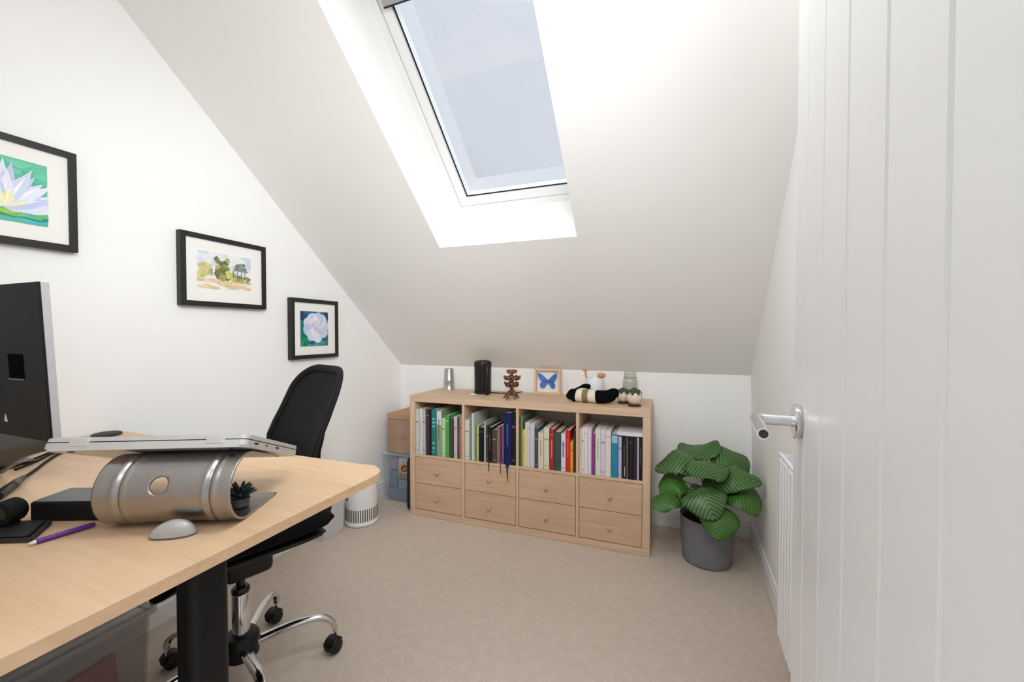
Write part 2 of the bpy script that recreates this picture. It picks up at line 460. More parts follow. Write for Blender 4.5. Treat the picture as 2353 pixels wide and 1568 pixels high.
# 2: house among trees
sh = [(SQ, (240, 238, 232))]
for i in range(46): sh.append((blob(random.random(), random.uniform(.62, .98), .1, .06), jit(((226, 232, 238), (206, 218, 236), (238, 238, 236))[i % 3], 6)))
for i in range(40): sh.append((blob(random.random(), random.uniform(.04, .3), .09, .035), jit(((232, 208, 166), (240, 222, 190), (222, 192, 150), (214, 206, 150))[i % 4], 8)))
for i in range(26): sh.append((blob(random.uniform(0, .3), random.uniform(.3, .66), .045, .06), jit(((206, 206, 140), (222, 206, 150), (186, 192, 130))[i % 3], 10)))
sh += [([(.24, .28), (.34, .28), (.34, .6), (.29, .68), (.24, .6)], (238, 238, 242)), ([(.66, .3), (.92, .3), (.92, .58), (.66, .58)], (236, 238, 244)), ([(.64, .57), (.7, .74), (.88, .7), (.94, .56)], (140, 150, 160))]
for i in range(34): sh.append((blob(random.uniform(.33, .54), random.uniform(.3, .86), .045, .07), jit(((132, 136, 88), (110, 116, 72), (156, 158, 96), (176, 176, 110))[i % 4], 9)))
for i in range(14): sh.append((blob(random.uniform(.52, .66), random.uniform(.3, .52), .035, .06), jit(((206, 212, 120), (186, 192, 104))[i % 2], 9)))
for i in range(16): sh.append((blob(random.uniform(.64, 1), random.uniform(.28, .42), .04, .045), jit(((150, 160, 104), (176, 180, 120), (120, 128, 96))[i % 3], 9)))
for x in (.24, .3, .63, .71, .79, .86): sh.append(([(x, .36), (x + .018, .36), (x + .018, .56), (x, .56)], (128, 122, 120)))
for i in range(10): sh.append((blob(random.uniform(.7, .9), random.uniform(.62, .78), .03, .03), jit((124, 136, 120), 12)))
picture(-1.128, -.742, 1.288, 1.598, .021, .027, (-1.062, -.819, 1.366, 1.527), sh, 'middle black-framed watercolour of a house among olive trees')
# 3: white flower on dark teal
sh = [(SQ, (58, 116, 132))]
for i in range(50): sh.append((blob(random.random(), random.random(), .09, .08), jit(((54, 108, 126), (46, 96, 118), (70, 128, 140))[i % 3], 9)))
for i in range(24): sh.append((blob(random.uniform(0, .36), random.uniform(0, .38), .1, .08), jit(((36, 138, 106), (46, 152, 120), (30, 120, 100))[i % 3], 8)))
for i in range(12): sh.append((blob(random.uniform(.3, 1), random.uniform(0, .12), .1, .05), jit(((58, 150, 150), (80, 170, 176))[i % 2], 8)))
for i in range(8): sh.append((blob(random.choice((.05, .93)), random.uniform(.8, .98), .08, .07), jit((44, 66, 92), 8)))
for i, a in enumerate(range(0, 360, 40)):
    t_ = math.radians(a + random.uniform(-8, 8)); sh.append((blob(.55 + .27 * math.cos(t_), .55 + .26 * math.sin(t_), .2, .19, 13, .1), jit(((206, 216, 238), (220, 228, 244), (194, 208, 234))[i % 3], 5)))
for i, a in enumerate(range(10, 370, 45)):
    sh.append((petal(.56, .56, a, random.uniform(.26, .36), .13), jit(((230, 232, 246), (212, 212, 238), (236, 230, 242))[i % 3], 4)))
for i in range(22): sh.append((blob(.56 + random.uniform(-.16, .16), .54 + random.uniform(-.16, .2), .05, .035), jit(((222, 200, 216), (206, 212, 232), (226, 230, 244), (186, 198, 220))[i % 4], 6)))
picture(-.598, -.262, 1.027, 1.362, .022, .027, (-.535, -.339, 1.097, 1.293), sh, 'small square black-framed watercolour of a pale flower on teal, nearest the bookcase')

# ------------------------------------------------------------------ bookcase
bc = thing('bookcase', 'pale oak low bookcase of four open cells over eight drawers', 'bookcase', (0, 0, 0))
b = B(); b.box((0, 0, .7315), (1.47, .39, .77), .0012); obj('top_panel', b, OAK_H, bc)
b = B(); b.box((0, 0, .001), (1.47, .39, .0385), .0012); obj('bottom_panel', b, OAK_H, bc)
for x in (0, 1.4315):
    b = B(); b.box((x, .0004, .039), (x + .0385, .39, .731), .0012); obj('side_panel', b, OAK_V, bc)
b = B(); b.box((.0388, .001, .3795), (1.4312, .388, .3955), .0008); obj('shelf', b, OAK_H, bc)
CELL = [(.0385 + k * .3525, .0385 + k * .3525 + .3365) for k in range(4)]
for k in range(3):
    x = CELL[k][1]
    b = B(); b.box((x, .0012, .0388), (x + .016, .388, .3792), .0008); b.box((x, .0012, .3958), (x + .016, .388, .7312), .0008)
    obj('divider', b, OAK_V, bc)
for k in range(4):
    x0, x1 = CELL[k]
    for z0, z1 in ((.0425, .2075), (.2105, .3765)):
        b = B()
        b.box((x0 + .003, .003, z0), (x1 - .003, .020, z1), .0015)
        b.box((x0 + .012, .02, z0 + .01), (x0 + .022, .36, z1 - .02)); b.box((x1 - .022, .02, z0 + .01), (x1 - .012, .36, z1 - .02))
        b.box((x0 + .012, .35, z0 + .01), (x1 - .012, .36, z1 - .02)); b.box((x0 + .012, .02, z0 + .01), (x1 - .012, .36, z0 + .016))
        d = obj('drawer', b, OAK_D, bc)
        b = B(); Mk = Matrix.Rotation(PI / 2, 3, 'X')
        b.lathe([(.007, 0), (.007, .008), (.0105, .013), (.0115, .018), (.010, .0225), (.005, .024)], ((x0 + x1) / 2, .003, (z0 + z1) / 2), 20, Mk)
        obj('knob', b, mat('knob_oak', (200, 170, 140), .45), d, smooth=60)

# ------------------------------------------------------------------ books
PAGES = mat('book_pages', (226, 220, 208), .9)
books = [
 [(.036, .065, .286, (206, 200, 198), 'pale grey tall'), (.068, .091, .290, (214, 216, 212), 'white slim tall'), (.092, .114, .289, (186, 190, 184), 'light grey tall'),
  (.115, .141, .291, (74, 50, 54), 'dark maroon tall'), (.141, .157, .291, (20, 20, 36), 'near-black navy tall'), (.157, .193, .293, (38, 124, 120), 'thick teal tall'),
  (.195, .231, .292, (140, 164, 128), 'sage green tall'), (.232, .258, .242, (186, 210, 168), 'pale mint green'), (.258, .284, .262, (78, 164, 80), 'bright leaf green'),
  (.284, .315, .245, (66, 68, 56), 'dark olive grey'), (.317, .340, .259, (196, 190, 192), 'silver grey'), (.342, .355, .251, (84, 56, 58), 'slim brown-red'), (.355, .373, .265, (170, 130, 120), 'slim dusty pink')],
 [(.393, .424, .243, (216, 206, 196), 'cream'), (.425, .437, .249, (112, 138, 152), 'slim blue-grey'), (.439, .453, .285, (204, 210, 206), 'tall off-white'),
  (.454, .465, .217, (172, 184, 122), 'slim lime-striped'), (.465, .470, .215, (40, 44, 34), 'very thin dark green'), (.470, .486, .219, (180, 190, 136), 'yellow-green'),
  (.487, .520, .206, (20, 20, 22), 'thick black'), (.522, .533, .243, (176, 178, 180), 'slim light grey'), (.535, .547, .217, (60, 58, 44), 'slim dark olive'),
  (.547, .573, .211, (16, 17, 16), 'plain black'), (.574, .602, .197, (84, 62, 54), 'low dark brown'), (.604, .625, .219, (128, 112, 104), 'taupe'),
  (.626, .636, .221, (92, 40, 66), 'slim plum'), (.637, .649, .228, (130, 90, 112), 'slim mauve'), (.651, .697, .305, (14, 28, 84), 'thick navy tall'), (.697, .7255, .315, (18, 20, 28), 'black tall')],
 [(.746, .756, .280, (78, 82, 40), 'tall slim olive'), (.756, .766, .293, (110, 138, 110), 'tall slim grey-green'), (.767, .782, .213, (226, 200, 90), 'slim yellow'),
  (.782, .794, .257, (222, 214, 196), 'slim ivory'), (.794, .808, .258, (214, 210, 204), 'slim chalk white'), (.809, .839, .253, (206, 198, 214), 'thick lilac-white'),
  (.841, .859, .229, (52, 84, 90), 'dark teal-grey'), (.861, .893, .207, (222, 204, 184), 'thick buff'), (.895, .926, .237, (218, 214, 186), 'thick pale green-cream'),
  (.929, .954, .230, (168, 44, 54), 'crimson'), (.956, .993, .218, (66, 82, 78), 'thick dark grey-green'), (.995, 1.021, .211, (220, 214, 222), 'white with dark title'),
  (1.023, 1.0465, .231, (206, 44, 42), 'bright red'), (1.0475, 1.064, .171, (234, 150, 46), 'short orange'), (1.065, 1.0755, .234, (60, 44, 24), 'slim dark brown')],
 [(1.0985, 1.111, .247, (226, 206, 206), 'slim pinkish white'), (1.1115, 1.125, .253, (226, 220, 208), 'slim cream'), (1.1255, 1.143, .257, (226, 226, 226), 'white with grey marks'),
  (1.1435, 1.165, .255, (220, 208, 222), 'pale lilac thick'), (1.166, 1.185, .226, (140, 66, 124), 'purple'), (1.186, 1.2135, .255, (214, 224, 208), 'white with green stripe'),
  (1.214, 1.2395, .254, (218, 202, 222), 'lilac and pink'), (1.240, 1.269, .249, (226, 220, 206), 'thick ivory'), (1.271, 1.306, .232, (44, 132, 166), 'thick blue'),
  (1.308, 1.325, .222, (190, 184, 214), 'lavender'), (1.328, 1.3495, .222, (30, 28, 30), 'black with white foot mark'), (1.350, 1.357, .224, (112, 104, 102), 'thin grey'),
  (1.358, 1.3845, .224, (26, 22, 30), 'thick matt black'), (1.385, 1.403, .2245, (48, 34, 54), 'dark purple-black'), (1.404, 1.413, .224, (186, 182, 192), 'thin silver-white'), (1.414, 1.4295, .224, (26, 24, 24), 'outermost black')]]
ORD = 'first second third fourth fifth sixth seventh eighth ninth tenth eleventh twelfth thirteenth fourteenth fifteenth sixteenth'.split()
CN = ['leftmost', 'second', 'third', 'rightmost']
BKM = {}
def bookmat(c):
    if c not in BKM: BKM[c] = mat('book_cover_%d_%d_%d' % c, c, .5, spec=.35)
    return BKM[c]
def book(x0, x1, h, dep, col, label, group, z0=.3965):
    """hardback standing with its spine at local y=0"""
    w = x1 - x0; t = min(.0022, w * .2)
    b = B()
    b.box((0, 0, 0), (t, dep, h)); b.box((w - t, 0, 0), (w, dep, h))
    n = 6; pts = [(w / 2 - w / 2 * math.cos(PI * i / n), -min(.004, w * .16) * math.sin(PI * i / n)) for i in range(n + 1)]
    poly = pts + [(w - t, t), (t, t)]
    b.prism(poly, 2, 0, h)
    o = obj('book', b, bookmat(col)); o.location = (x0, .006, z0); tag(o, label, 'book', group)
    b = B(); b.box((t, t + .0005, .003), (w - t, dep - .003, h - .0035)); obj('pages', b, PAGES, o)
    return o
def band(o, w, z0, z1, col, x0=.12, x1=.88):
    dep = -min(.004, w * .16) - .0003
    b = B(); n = 6
    xs = [w * (x0 + (x1 - x0) * i / n) for i in range(n + 1)]
    f = lambda x: -min(.004, w * .16) * math.sqrt(max(0, 1 - ((x - w / 2) / (w / 2)) ** 2)) - .0004
    b.grid([[V((x, f(x), z)) for x in xs] for z in (z0, z1)], smooth=False)
    return obj('spine_label', b, mat('spine_%d_%d_%d' % col, col, .6), o)
BK = {}
for ci, row in enumerate(books):
    for i, (x0, x1, h, col, look) in enumerate(row):
        dep = min(.33, .14 + h * .32 + random.uniform(-.02, .02))
        lo, hi = CELL[ci]
        x0 = max(x0, lo + .001); x1 = min(x1, hi - .001)
        if i and x0 < row[i - 1][1] + .0006: x0 = max(x0, min(row[i - 1][1], hi - .001) + .0006)
        o = book(x0, x1, h, dep, col, '%s book, %s from the left in the %s bookcase cell' % (look, ORD[i], CN[ci]), 'books in the %s bookcase cell' % CN[ci])
        BK[ci, i] = (o, x1 - x0, h)
        w = x1 - x0; k = (ci * 7 + i) % 5
        dark = sum(col) < 330
        if w > .012:
            c2 = tuple(int(min(255, c + 70)) if dark else int(c * .72) for c in col)
            if k in (0, 2): band(o, w, h * .70, h * .74, c2); band(o, w, h * .08, h * .10, c2)
            elif k == 1: band(o, w, h * .35, h * .8, c2, .42, .58)
            elif k == 3: band(o, w, h * .86, h * .88, c2)
o, w, h = BK[0, 5]                                            # teal book with pale dots
for z in (.62, .15, .78, .26): band(o, w, h * z, h * (z + .035), (150, 214, 206), .3, .7)
o, w, h = BK[0, 6]; band(o, w, h * .68, h * .97, (214, 214, 226), .05, .95)
o, w, h = BK[2, 9]; band(o, w, h * .3, h * .75, (214, 120, 122), .35, .65)
o, w, h = BK[2, 11]; band(o, w, h * .38, h * .8, (90, 90, 110), .38, .62)
o, w, h = BK[3, 8]; band(o, w, h * .8, h * .97, (150, 196, 220), .08, .92)
o, w, h = BK[3, 10]; band(o, w, h * .06, h * .3, (214, 210, 210), .55, .7)
# ribbon markers hanging from three books of the second cell
for key, dx, ln, col in (((1, 9), .3, .055, (70, 52, 40)), ((1, 12), .5, .062, (110, 80, 92)), ((1, 14), .5, .10, (16, 24, 78))):
    o, w, h = BK[key]
    b = B()
    cx = w * dx; y = -.0065
    a = .012 if key == (1, 14) else .0035
    pts = [(cx, -.0055, .03 if a > .01 else .012, a), (cx, -.0075, 0.0, a), (cx, -.0085, -.016, a * (.45 if a > .01 else 1)), (cx + .001, -.009, -ln * .6, .003), (cx + .002, -.009, -ln, .002)]
    b.grid([[V((x - r, yy, z)), V((x + r, yy, z))] for x, yy, z, r in pts], smooth=False)
    b.grid([[V((x - r, yy - .0006, z)), V((x + r, yy - .0006, z))] for x, yy, z, r in pts], smooth=False)
    obj('ribbon_marker', b, mat('ribbon_%d_%d_%d' % col, col, .7), o)
# one book lying flat on the black ones
b = B(); b.box((1.300, .008, .6245), (1.4305, .19, .6275)); b.box((1.300, .008, .6425), (1.4305, .19, .6455)); b.box((1.300, .006, .6245), (1.4305, .0095, .6455), .001)
o = obj('book', b, bookmat((222, 216, 226))); tag(o, 'white book lying flat on top of the black books in the rightmost bookcase cell', 'book', 'books in the rightmost bookcase cell')
b = B(); b.box((1.302, .0097, .6276), (1.429, .188, .6424)); obj('pages', b, PAGES, o)

# ------------------------------------------------------------------ things on the bookcase
ZT = .7705
t = thing('tumbler', 'upturned brushed metal tumbler at the left end of the bookcase top', 'cup', (.103, .33, ZT))
b = B(); b.lathe([(.0385, 0), (.0412, .001), (.0412, .004), (.0398, .006), (.0372, .062), (.0378, .064), (.0378, .068), (.0368, .07), (.0335, .138), (.0315, .147), (.027, .149)], n=36)
obj('body', b, mat('tumbler_metal', (188, 190, 186), .32, .85), t, smooth=35)
# kettle
t = thing('kettle', 'black electric jug kettle with a thick handle on the bookcase top', 'kettle', (.402, .25, ZT))
b = B(); b.lathe([(.054, 0), (.057, .003), (.057, .016), (.054, .019)], n=36); obj('power_base', b, BLACKP, t, smooth=35)
b = B(); b.lathe([(.053, .0195), (.055, .03), (.055, .06), (.0555, .12), (.0565, .17), (.0585, .200), (.057, .204)], n=36)
bm = b.m
obj('body', b, BLACKP, t, smooth=35)
b = B(); b.lathe([(.0565, .2043), (.055, .211), (.042, .217), (.02, .220), (.004, .221)], n=32);
obj('lid', b, BLACKP, t, smooth=40)
hd = V((.64, -.77, 0)).normalized()
b = B()
pts = catmull([hd * .048 + V((0, 0, .19)), hd * .078 + V((0, 0, .199)), hd * .104 + V((0, 0, .178)), hd * .114 + V((0, 0, .12)), hd * .112 + V((0, 0, .06)), hd * .106 + V((0, 0, .006))], 6)
b.tube(pts, [.012, .0135, .0145, .0145, .0145, .0145] + [.0145] * (len(pts) - 7) + [.012], 14)
b.tube([hd * .048 + V((0, 0, .04)), hd * .110 + V((0, 0, .04))], .009, 10)
obj('handle', b, BLACKP, t, smooth=50)
b = B(); b.prism([(-.014, .185), (.014, .185), (.010, .203), (-.010, .203)], 1, -.006, .006)
bmesh.ops.transform(b.m, matrix=Matrix.Translation((-.037, .037, 0)) @ Matrix.Rotation(math.radians(45), 4, 'Z') , verts=b.m.verts[:])
obj('spout', b, BLACKP, t)
b = B(); b.tube(catmull([(.0575, .004, .006), (.09, .016, .004), (.14, .03, .0035), (.19, .06, .0035), (.22, .10, .0035), (.23, .135, .0035)], 6), .003, 8); obj('power_cord', b, BLACKM, t, smooth=60)
b = B(); b.lathe([(.021, 0), (.024, .0015), (.024, .004), (.021, .005)], n=28)
o = obj('coaster', b, mat('coaster_white', (232, 230, 226), .4), loc=(.372, .165, ZT)); tag(o, 'small white round coaster in front of the black kettle', 'coaster')
# pine-cone ornament
CONE = mottled('pine_cone_brown', (150, 106, 76), (80, 52, 36), 30, .8, .4)
t = thing('pine_cone', 'brown pine cone ornament with open tiers of scales beside the kettle', 'ornament', (.665, .10, ZT))
b = B(); b.tube([(0, 0, .02), (0, 0, .07), (.002, 0, .12), (0, 0, .172)], [.013, .010, .009, .006], 10); obj('stem', b, CONE, t, smooth=60)
for k, (z, r, n, tilt) in enumerate(((.078, .044, 7, .35), (.090, .050, 7, .25), (.120, .050, 7, .3), (.130, .052, 7, .2), (.162, .030, 6, .25), (.170, .034, 6, .05))):
    b = B()
    for i in range(n):
        a = 2 * PI * (i + .5 * (k % 2)) / n + random.uniform(-.1, .1); d = V((math.cos(a), math.sin(a), 0)); p = V((-d.y, d.x, 0)); q = random.uniform(.86, 1.05)
        rows = []
        for s_, w_, h_ in ((.12, .008, 0), (.5, .016, .1), (.85, .019, .35), (1, .010, .7)):
            e = d * (r * q * s_) + V((0, 0, z + tilt * r * h_ * s_))
            rows.append([e - p * w_ + V((0, 0, -.005)), e + V((0, 0, .007)), e + p * w_ + V((0, 0, -.005)), e + V((0, 0, -.009))])
        vv = b.grid(rows, close_u=True, smooth=False); b.cap(vv[0][::-1]); b.cap(vv[-1])
    obj('scale_tier', b, CONE, t)
for i in range(6):
    a = 2 * PI * i / 6 + .35; d = V((math.cos(a), math.sin(a), 0)); l = random.uniform(.042, .062)
    b = B(); b.tube(catmull([(d * .006) + V((0, 0, .05)), d * l * .5 + V((0, 0, .034)), d * l * .85 + V((0, 0, .014)), d * l + V((0, 0, .004))], 4), [.008] * 4 + [.007] * 4 + [.005] * 4 + [.004], 8)
    obj('foot', b, CONE, t, smooth=60)
# butterfly box frame
t = thing('butterfly_frame', 'small light wood box frame with a mounted blue butterfly', 'picture', (.822, .352, ZT))
W2, Hh = .088, .168
LW = mat('light_wood', (222, 192, 158), .5)
b = B()
for lo, hi in (((-W2, -.016, 0), (W2, .016, .014)), ((-W2, -.016, Hh - .014), (W2, .016, Hh)), ((-W2, -.016, .014), (-W2 + .014, .016, Hh - .014)), ((W2 - .014, -.016, .014), (W2, .016, Hh - .014))): b.box(lo, hi, .001)
obj('frame', b, LW, t)
b = B(); b.box((-W2 + .014, .006, .014), (W2 - .014, .012, Hh - .014)); obj('backing', b, mat('backing_white', (240, 238, 240), .8), t)
def wing(pts, y, lift):
    return [V((x, y - lift * abs(x), z)) for x, z in pts]
BFB = mat('butterfly_blue', (44, 132, 210), .35); BFP = mat('butterfly_violet_edge', (92, 72, 186), .5)
cz = .088
fw = [(.003, .0), (.012, .016), (.032, .034), (.054, .046), (.060, .044), (.058, .030), (.05, .012), (.036, -.002), (.018, -.006)]
hw = [(.003, -.002), (.02, -.007), (.036, -.006), (.046, -.016), (.047, -.03), (.036, -.042), (.024, -.042), (.012, -.028)]
for sgn, nm in ((-1, 'wing'), (1, 'wing')):
    for grow, m_, yy in ((1.0, BFP, .0018), (.78, BFB, .0008)):
        b = B()
        for poly in (fw, hw):
            cx_ = sum(p[0] for p in poly) / len(poly); cz_ = sum(p[1] for p in poly) / len(poly)
            pp = [(sgn * 1.08 * (cx_ + (x - cx_) * grow), cz + 1.12 * (cz_ + (z - cz_) * grow)) for x, z in poly]
            f = [b.m.verts.new((x, yy - .25 * abs(x) - .0006, z)) for x, z in pp]; g = [b.m.verts.new((x, yy - .25 * abs(x), z)) for x, z in pp]
            b.m.faces.new(f); b.m.faces.new(g)
            for i in range(len(f)): b.m.faces.new((f[i], f[(i + 1) % len(f)], g[(i + 1) % len(f)], g[i]))
        if grow == 1.0: wo = obj('wing', b, m_, t, weld=0)
        else: obj('wing_patch', b, m_, wo, weld=0)
b = B(); b.ball((0, .0, cz - .008), .0035, (1, 1, 6), 10); obj('butterfly_body', b, mat('insect_brown', (44, 34, 34), .7), t)
# white pot with two tan wooden scoops
t = thing('storage_pot', 'plain white cylindrical pot behind the socks on the bookcase', 'pot', (1.143, .25, ZT))
b = B(); b.lathe([(.050, 0), (.0545, .003), (.055, .01), (.055, .128), (.0535, .131), (.0515, .128), (.0515, .012), (.01, .008)], n=40); obj('body', b, mat('pot_white', (236, 238, 242), .35), t, smooth=40)
TAN = mat('tan_wood', (204, 152, 104), .5)
for (dx, lean, label, r) in ((-.028, -.03, 'tan wooden scoop with a tall tip at the left of the white pot', .016), (.026, .012, 'broad tan wooden scoop at the right of the white pot', .026)):
    b = B()
    zt = .175 if dx < 0 else .146
    b.tube([(dx * .6, 0, .012), (dx + lean * .6, 0, .10), (dx + lean, 0, zt - .012)], [.005, .005, .006], 10)
    b.ball((dx + lean * 1.05, 0, zt), r, (1, .6, .62), 16)
    o = obj('wooden_scoop', b, TAN, loc=(1.143, .25, ZT + .001), smooth=60); tag(o, label, 'scoop', 'scoops in the white pot')
# rolled socks
t = thing('sock_bundle', 'black and cream knitted socks rolled together with a kraft paper band', 'socks', (1.115, .13, ZT), math.radians(-4))
KNB = bumped(mat('knit_black', (12, 12, 14), .95, spec=.1), 350, .6, .003); KNC = bumped(mat('knit_cream', (236, 228, 208), .95, spec=.1), 350, .6, .003)
def blobtube(b, pts, rs, n=16, fl=1.0): b.tube(catmull(pts, 5), [rs[min(len(rs) - 1, i // 5)] + (rs[min(len(rs) - 1, i // 5 + 1)] - rs[min(len(rs) - 1, i // 5)]) * (i % 5) / 5 for i in range((len(pts) - 1) * 5 + 1)], n, True, fl)
b = B(); blobtube(b, [(-.062, 0, .036), (-.03, 0, .0375), (0, 0, .0375), (.03, -.002, .0375), (.062, -.006, .036)], [.034, .0365, .0365, .0365, .035]); obj('leg_knit', b, KNC, t, smooth=80)
b = B(); blobtube(b, [(-.112, .006, .022), (-.104, .004, .028), (-.086, .002, .037), (-.07, .0, .037), (-.062, .0, .036)], [.016, .023, .036, .038, .036]); obj('toe_knit', b, KNB, t, smooth=80)
b = B(); blobtube(b, [(-.07, .006, .07), (-.045, .02, .083), (-.02, .03, .09), (.0, .034, .088)], [.005, .006, .014, .015]); b.ball((.0, .034, .088), .0155, (1, 1, 1), 12); obj('toe_knit', b, KNB, t, smooth=80)
b = B(); blobtube(b, [(.06, -.006, .036), (.075, -.006, .038), (.105, -.004, .039), (.13, .006, .044), (.15, .012, .056), (.166, .014, .057), (.178, .014, .054)], [.036, .0375, .037, .036, .033, .029, .012]); obj('toe_knit', b, KNB, t, smooth=80)
b = B(); b.tube([(-.02, 0, .0375), (.014, -.001, .0375)], .0373, 28, False); obj('paper_band', b, mat('kraft_band', (134, 118, 78), .8), t, smooth=60)
# glass jar
t = thing('glass_jar', 'tall clear glass jar with a ridged neck at the right end of the bookcase', 'jar', (1.347, .25, ZT))
b = B(); b.lathe([(.034, .002), (.041, .004), (.0425, .012), (.0425, .118), (.040, .128), (.0355, .136), (.037, .139), (.037, .144), (.034, .147), (.034, .160), (.0365, .163), (.0365, .172), (.034, .176), (.031, .176), (.031, .14), (.037, .125), (.0395, .115), (.0395, .01), (.01, .007)], n=36)
obj('glass_body', b, clear('jar_glass', (206, 208, 194), .42, .1), t, smooth=35)
b = B(); b.tube([(.0372 * math.cos(a * PI / 12), .0372 * math.sin(a * PI / 12), .1415) for a in range(25)], .0018, 6); obj('neck_ring', b, mat('jar_wire', (150, 148, 136), .4, .6), t, smooth=60)
b = B(); b.lathe([(.036, .009), (.0375, .02), (.0375, .09), (.03, .105), (.01, .11)], n=28); obj('filling', b, mat('jar_filling', (200, 198, 180), .9), t, smooth=50)
# two felt ornaments
def ornament(x, y, r, label):
    t = thing('felt_ornament', label, 'ornament', (x, y, ZT), 0, 'felt ornaments in front of the glass jar')
    b = B(); b.lathe([(r * .75, 0), (r * .85, .002), (r * .85, .007), (r * .7, .009)], n=24); obj('base', b, mat('ornament_brown', (74, 50, 38), .8), t, smooth=40)
    b = B(); b.ball((0, 0, .0085 + r * .97), r, (1, 1, .98), 24); obj('ball', b, mottled('cream_felt', (236, 222, 204), (216, 196, 174), 60, .95, .3), t, smooth=80)
    b = B()
    for k in range(7):
        a = 2 * PI * k / 7; d = V((math.cos(a), math.sin(a), 0)); p = V((-d.y, d.x, 0)); rows = []
        for s_ in range(6):
            u = s_ / 5; th = .12 + u * 1.05; rr = r * 1.05
            e = V((0, 0, .0085 + r * .97)) + d * rr * math.sin(th) + V((0, 0, rr * math.cos(th) + .004 * math.sin(PI * u)))
            w = r * .38 * math.sin(PI * (.12 + .83 * u)); rows.append([e - p * w, e + d * .002 + V((0, 0, .003)), e + p * w, e + V((0, 0, -.002))])
        b.grid(rows, close_u=True, smooth=True)
    b.ball((0, 0, .0085 + r * 2.05), r * .3, (1, 1, .9), 12)
    obj('leaf_cap', b, mat('felt_green', (70, 84, 62), .9), t)
ornament(1.316, .168, .036, 'cream felt ball ornament with green cap, left of the pair by the jar')
ornament(1.382, .098, .041, 'cream felt ball ornament with green cap, nearest the bookcase corner')

# ------------------------------------------------------------------ things left of the bookcase
t = thing('storage_box', 'clear plastic box of craft things on the floor left of the bookcase', 'storage box', (0, 0, 0))
CLR = clear('clear_plastic', (206, 214, 220), .15, .12)
def openbox(x0, y0, x1, y1, z0, z1, th, taper=0):
    b = B()
    def rect(z, o): 
        k = taper * (z1 - z) / (z1 - z0)
        return [V((x0 + o + k, y0 + o + k, z)), V((x1 - o - k, y0 + o + k, z)), V((x1 - o - k, y1 - o - k, z)), V((x0 + o + k, y1 - o - k, z))]
    rows = [rect(z0, 0), rect(z1, 0), rect(z1, th), rect(z0 + th, th)]
    vv = b.grid(rows, close_u=True, smooth=False); b.cap(vv[0]); b.cap(vv[-1]); return b
obj('tub', openbox(-.305, .12, -.07, .385, .001, .325, .003, .012), CLR, t)
b = B(); b.box((-.311, .114, .325), (-.064, .388, .340), .003); obj('lid', b, clear('clear_lid', (214, 220, 222), .35, .2), t)
def inbox(nm, lo, hi, col, label, bev=.006, rz=0):
    b = B(); b.box(lo, hi, bev, 2, Matrix.Rotation(rz, 3, 'Z')); o = obj(nm, b, mat('%s_%d_%d_%d' % ((nm,) + col), col, .6)); tag(o, label, nm.replace('_', ' '), 'things inside the clear craft box'); return o
inbox('pouch', (-.28, .14, .006), (-.09, .36, .085), (96, 106, 138), 'slate blue pouch at the bottom of the clear box by the bookcase')
inbox('tin', (-.20, .15, .087), (-.10, .25, .150), (116, 160, 170), 'pale teal tin in the clear box by the bookcase')
inbox('yarn_pack', (-.275, .145, .088), (-.215, .23, .205), (54, 112, 126), 'dark teal pack in the clear box by the bookcase', .012)
inbox('paper_pad', (-.205, .15, .152), (-.1, .30, .235), (150, 178, 180), 'grey-green pad in the middle of the clear box')
inbox('cloth_bundle', (-.28, .15, .208), (-.212, .25, .29), (138, 112, 148), 'mauve bundle near the top of the clear box', .02)
inbox('envelope_pack', (-.2, .15, .237), (-.09, .34, .30), (196, 196, 206), 'pale envelope pack near the top of the clear box')
t = thing('fabric_box', 'tan lidded box standing on the clear plastic box beside the bookcase', 'box', (0, 0, 0))
b = B(); b.box((-.272, .13, .3408), (-.05, .385, .575), .004); obj('body', b, mottled('tan_board', (176, 148, 126), (158, 130, 110), 12, .85, .15), t)
b = B(); b.box((-.276, .126, .5755), (-.046, .388, .612), .004); obj('lid', b, mottled('tan_board_lid', (192, 156, 124), (176, 140, 110), 12, .85, .15), t)
b = B(); b.box((-.158, .1262, .44), (-.118, .1298, .475), .001); obj('label_holder', b, mat('holder_tan', (150, 128, 110), .6), t)
t = thing('laptop_sleeve', 'dark grey zipped sleeve standing on edge against the bookcase side', 'bag', (0, 0, 0))
b = B(); b.prism(rrect(.03, .004, .30, .35, .03), 0, -.048, -.020, .006, 3); obj('body', b, mottled('sleeve_grey', (70, 68, 74), (54, 52, 58), 40, .85, .3), t)
b = B(); b.tube([V((-.034, y, z)) for y, z in rrect(.027, .001, .303, .353, .033)][0:20], .0022, 6); obj('zip', b, BLACKM, t)
t = thing('tape_roll', 'amber ring of tape tucked beside the dark grey sleeve', 'tape', (0, 0, 0))
Mt = Matrix.Rotation(math.radians(68), 3, 'X') @ Matrix.Rotation(math.radians(10), 3, 'Y'); Mt = Matrix.Rotation(math.radians(20), 3, 'Z') @ Mt
b = B(); b.lathe([(.022, -.02), (.036, -.02), (.038, -.017), (.038, .017), (.036, .02), (.022, .02), (.022, -.02)], (-.089, .070, .262), 32, Mt, False); obj('roll', b, mat('amber_tape', (166, 102, 26), .4), t, smooth=40)
b = B(); b.lathe([(.0165, -.0195), (.0218, -.0195), (.0218, .0195), (.0165, .0195), (.0165, -.0195)], (-.089, .070, .262), 28, Mt, False); obj('core', b, mat('tape_core', (64, 36, 16), .8), t, smooth=40)
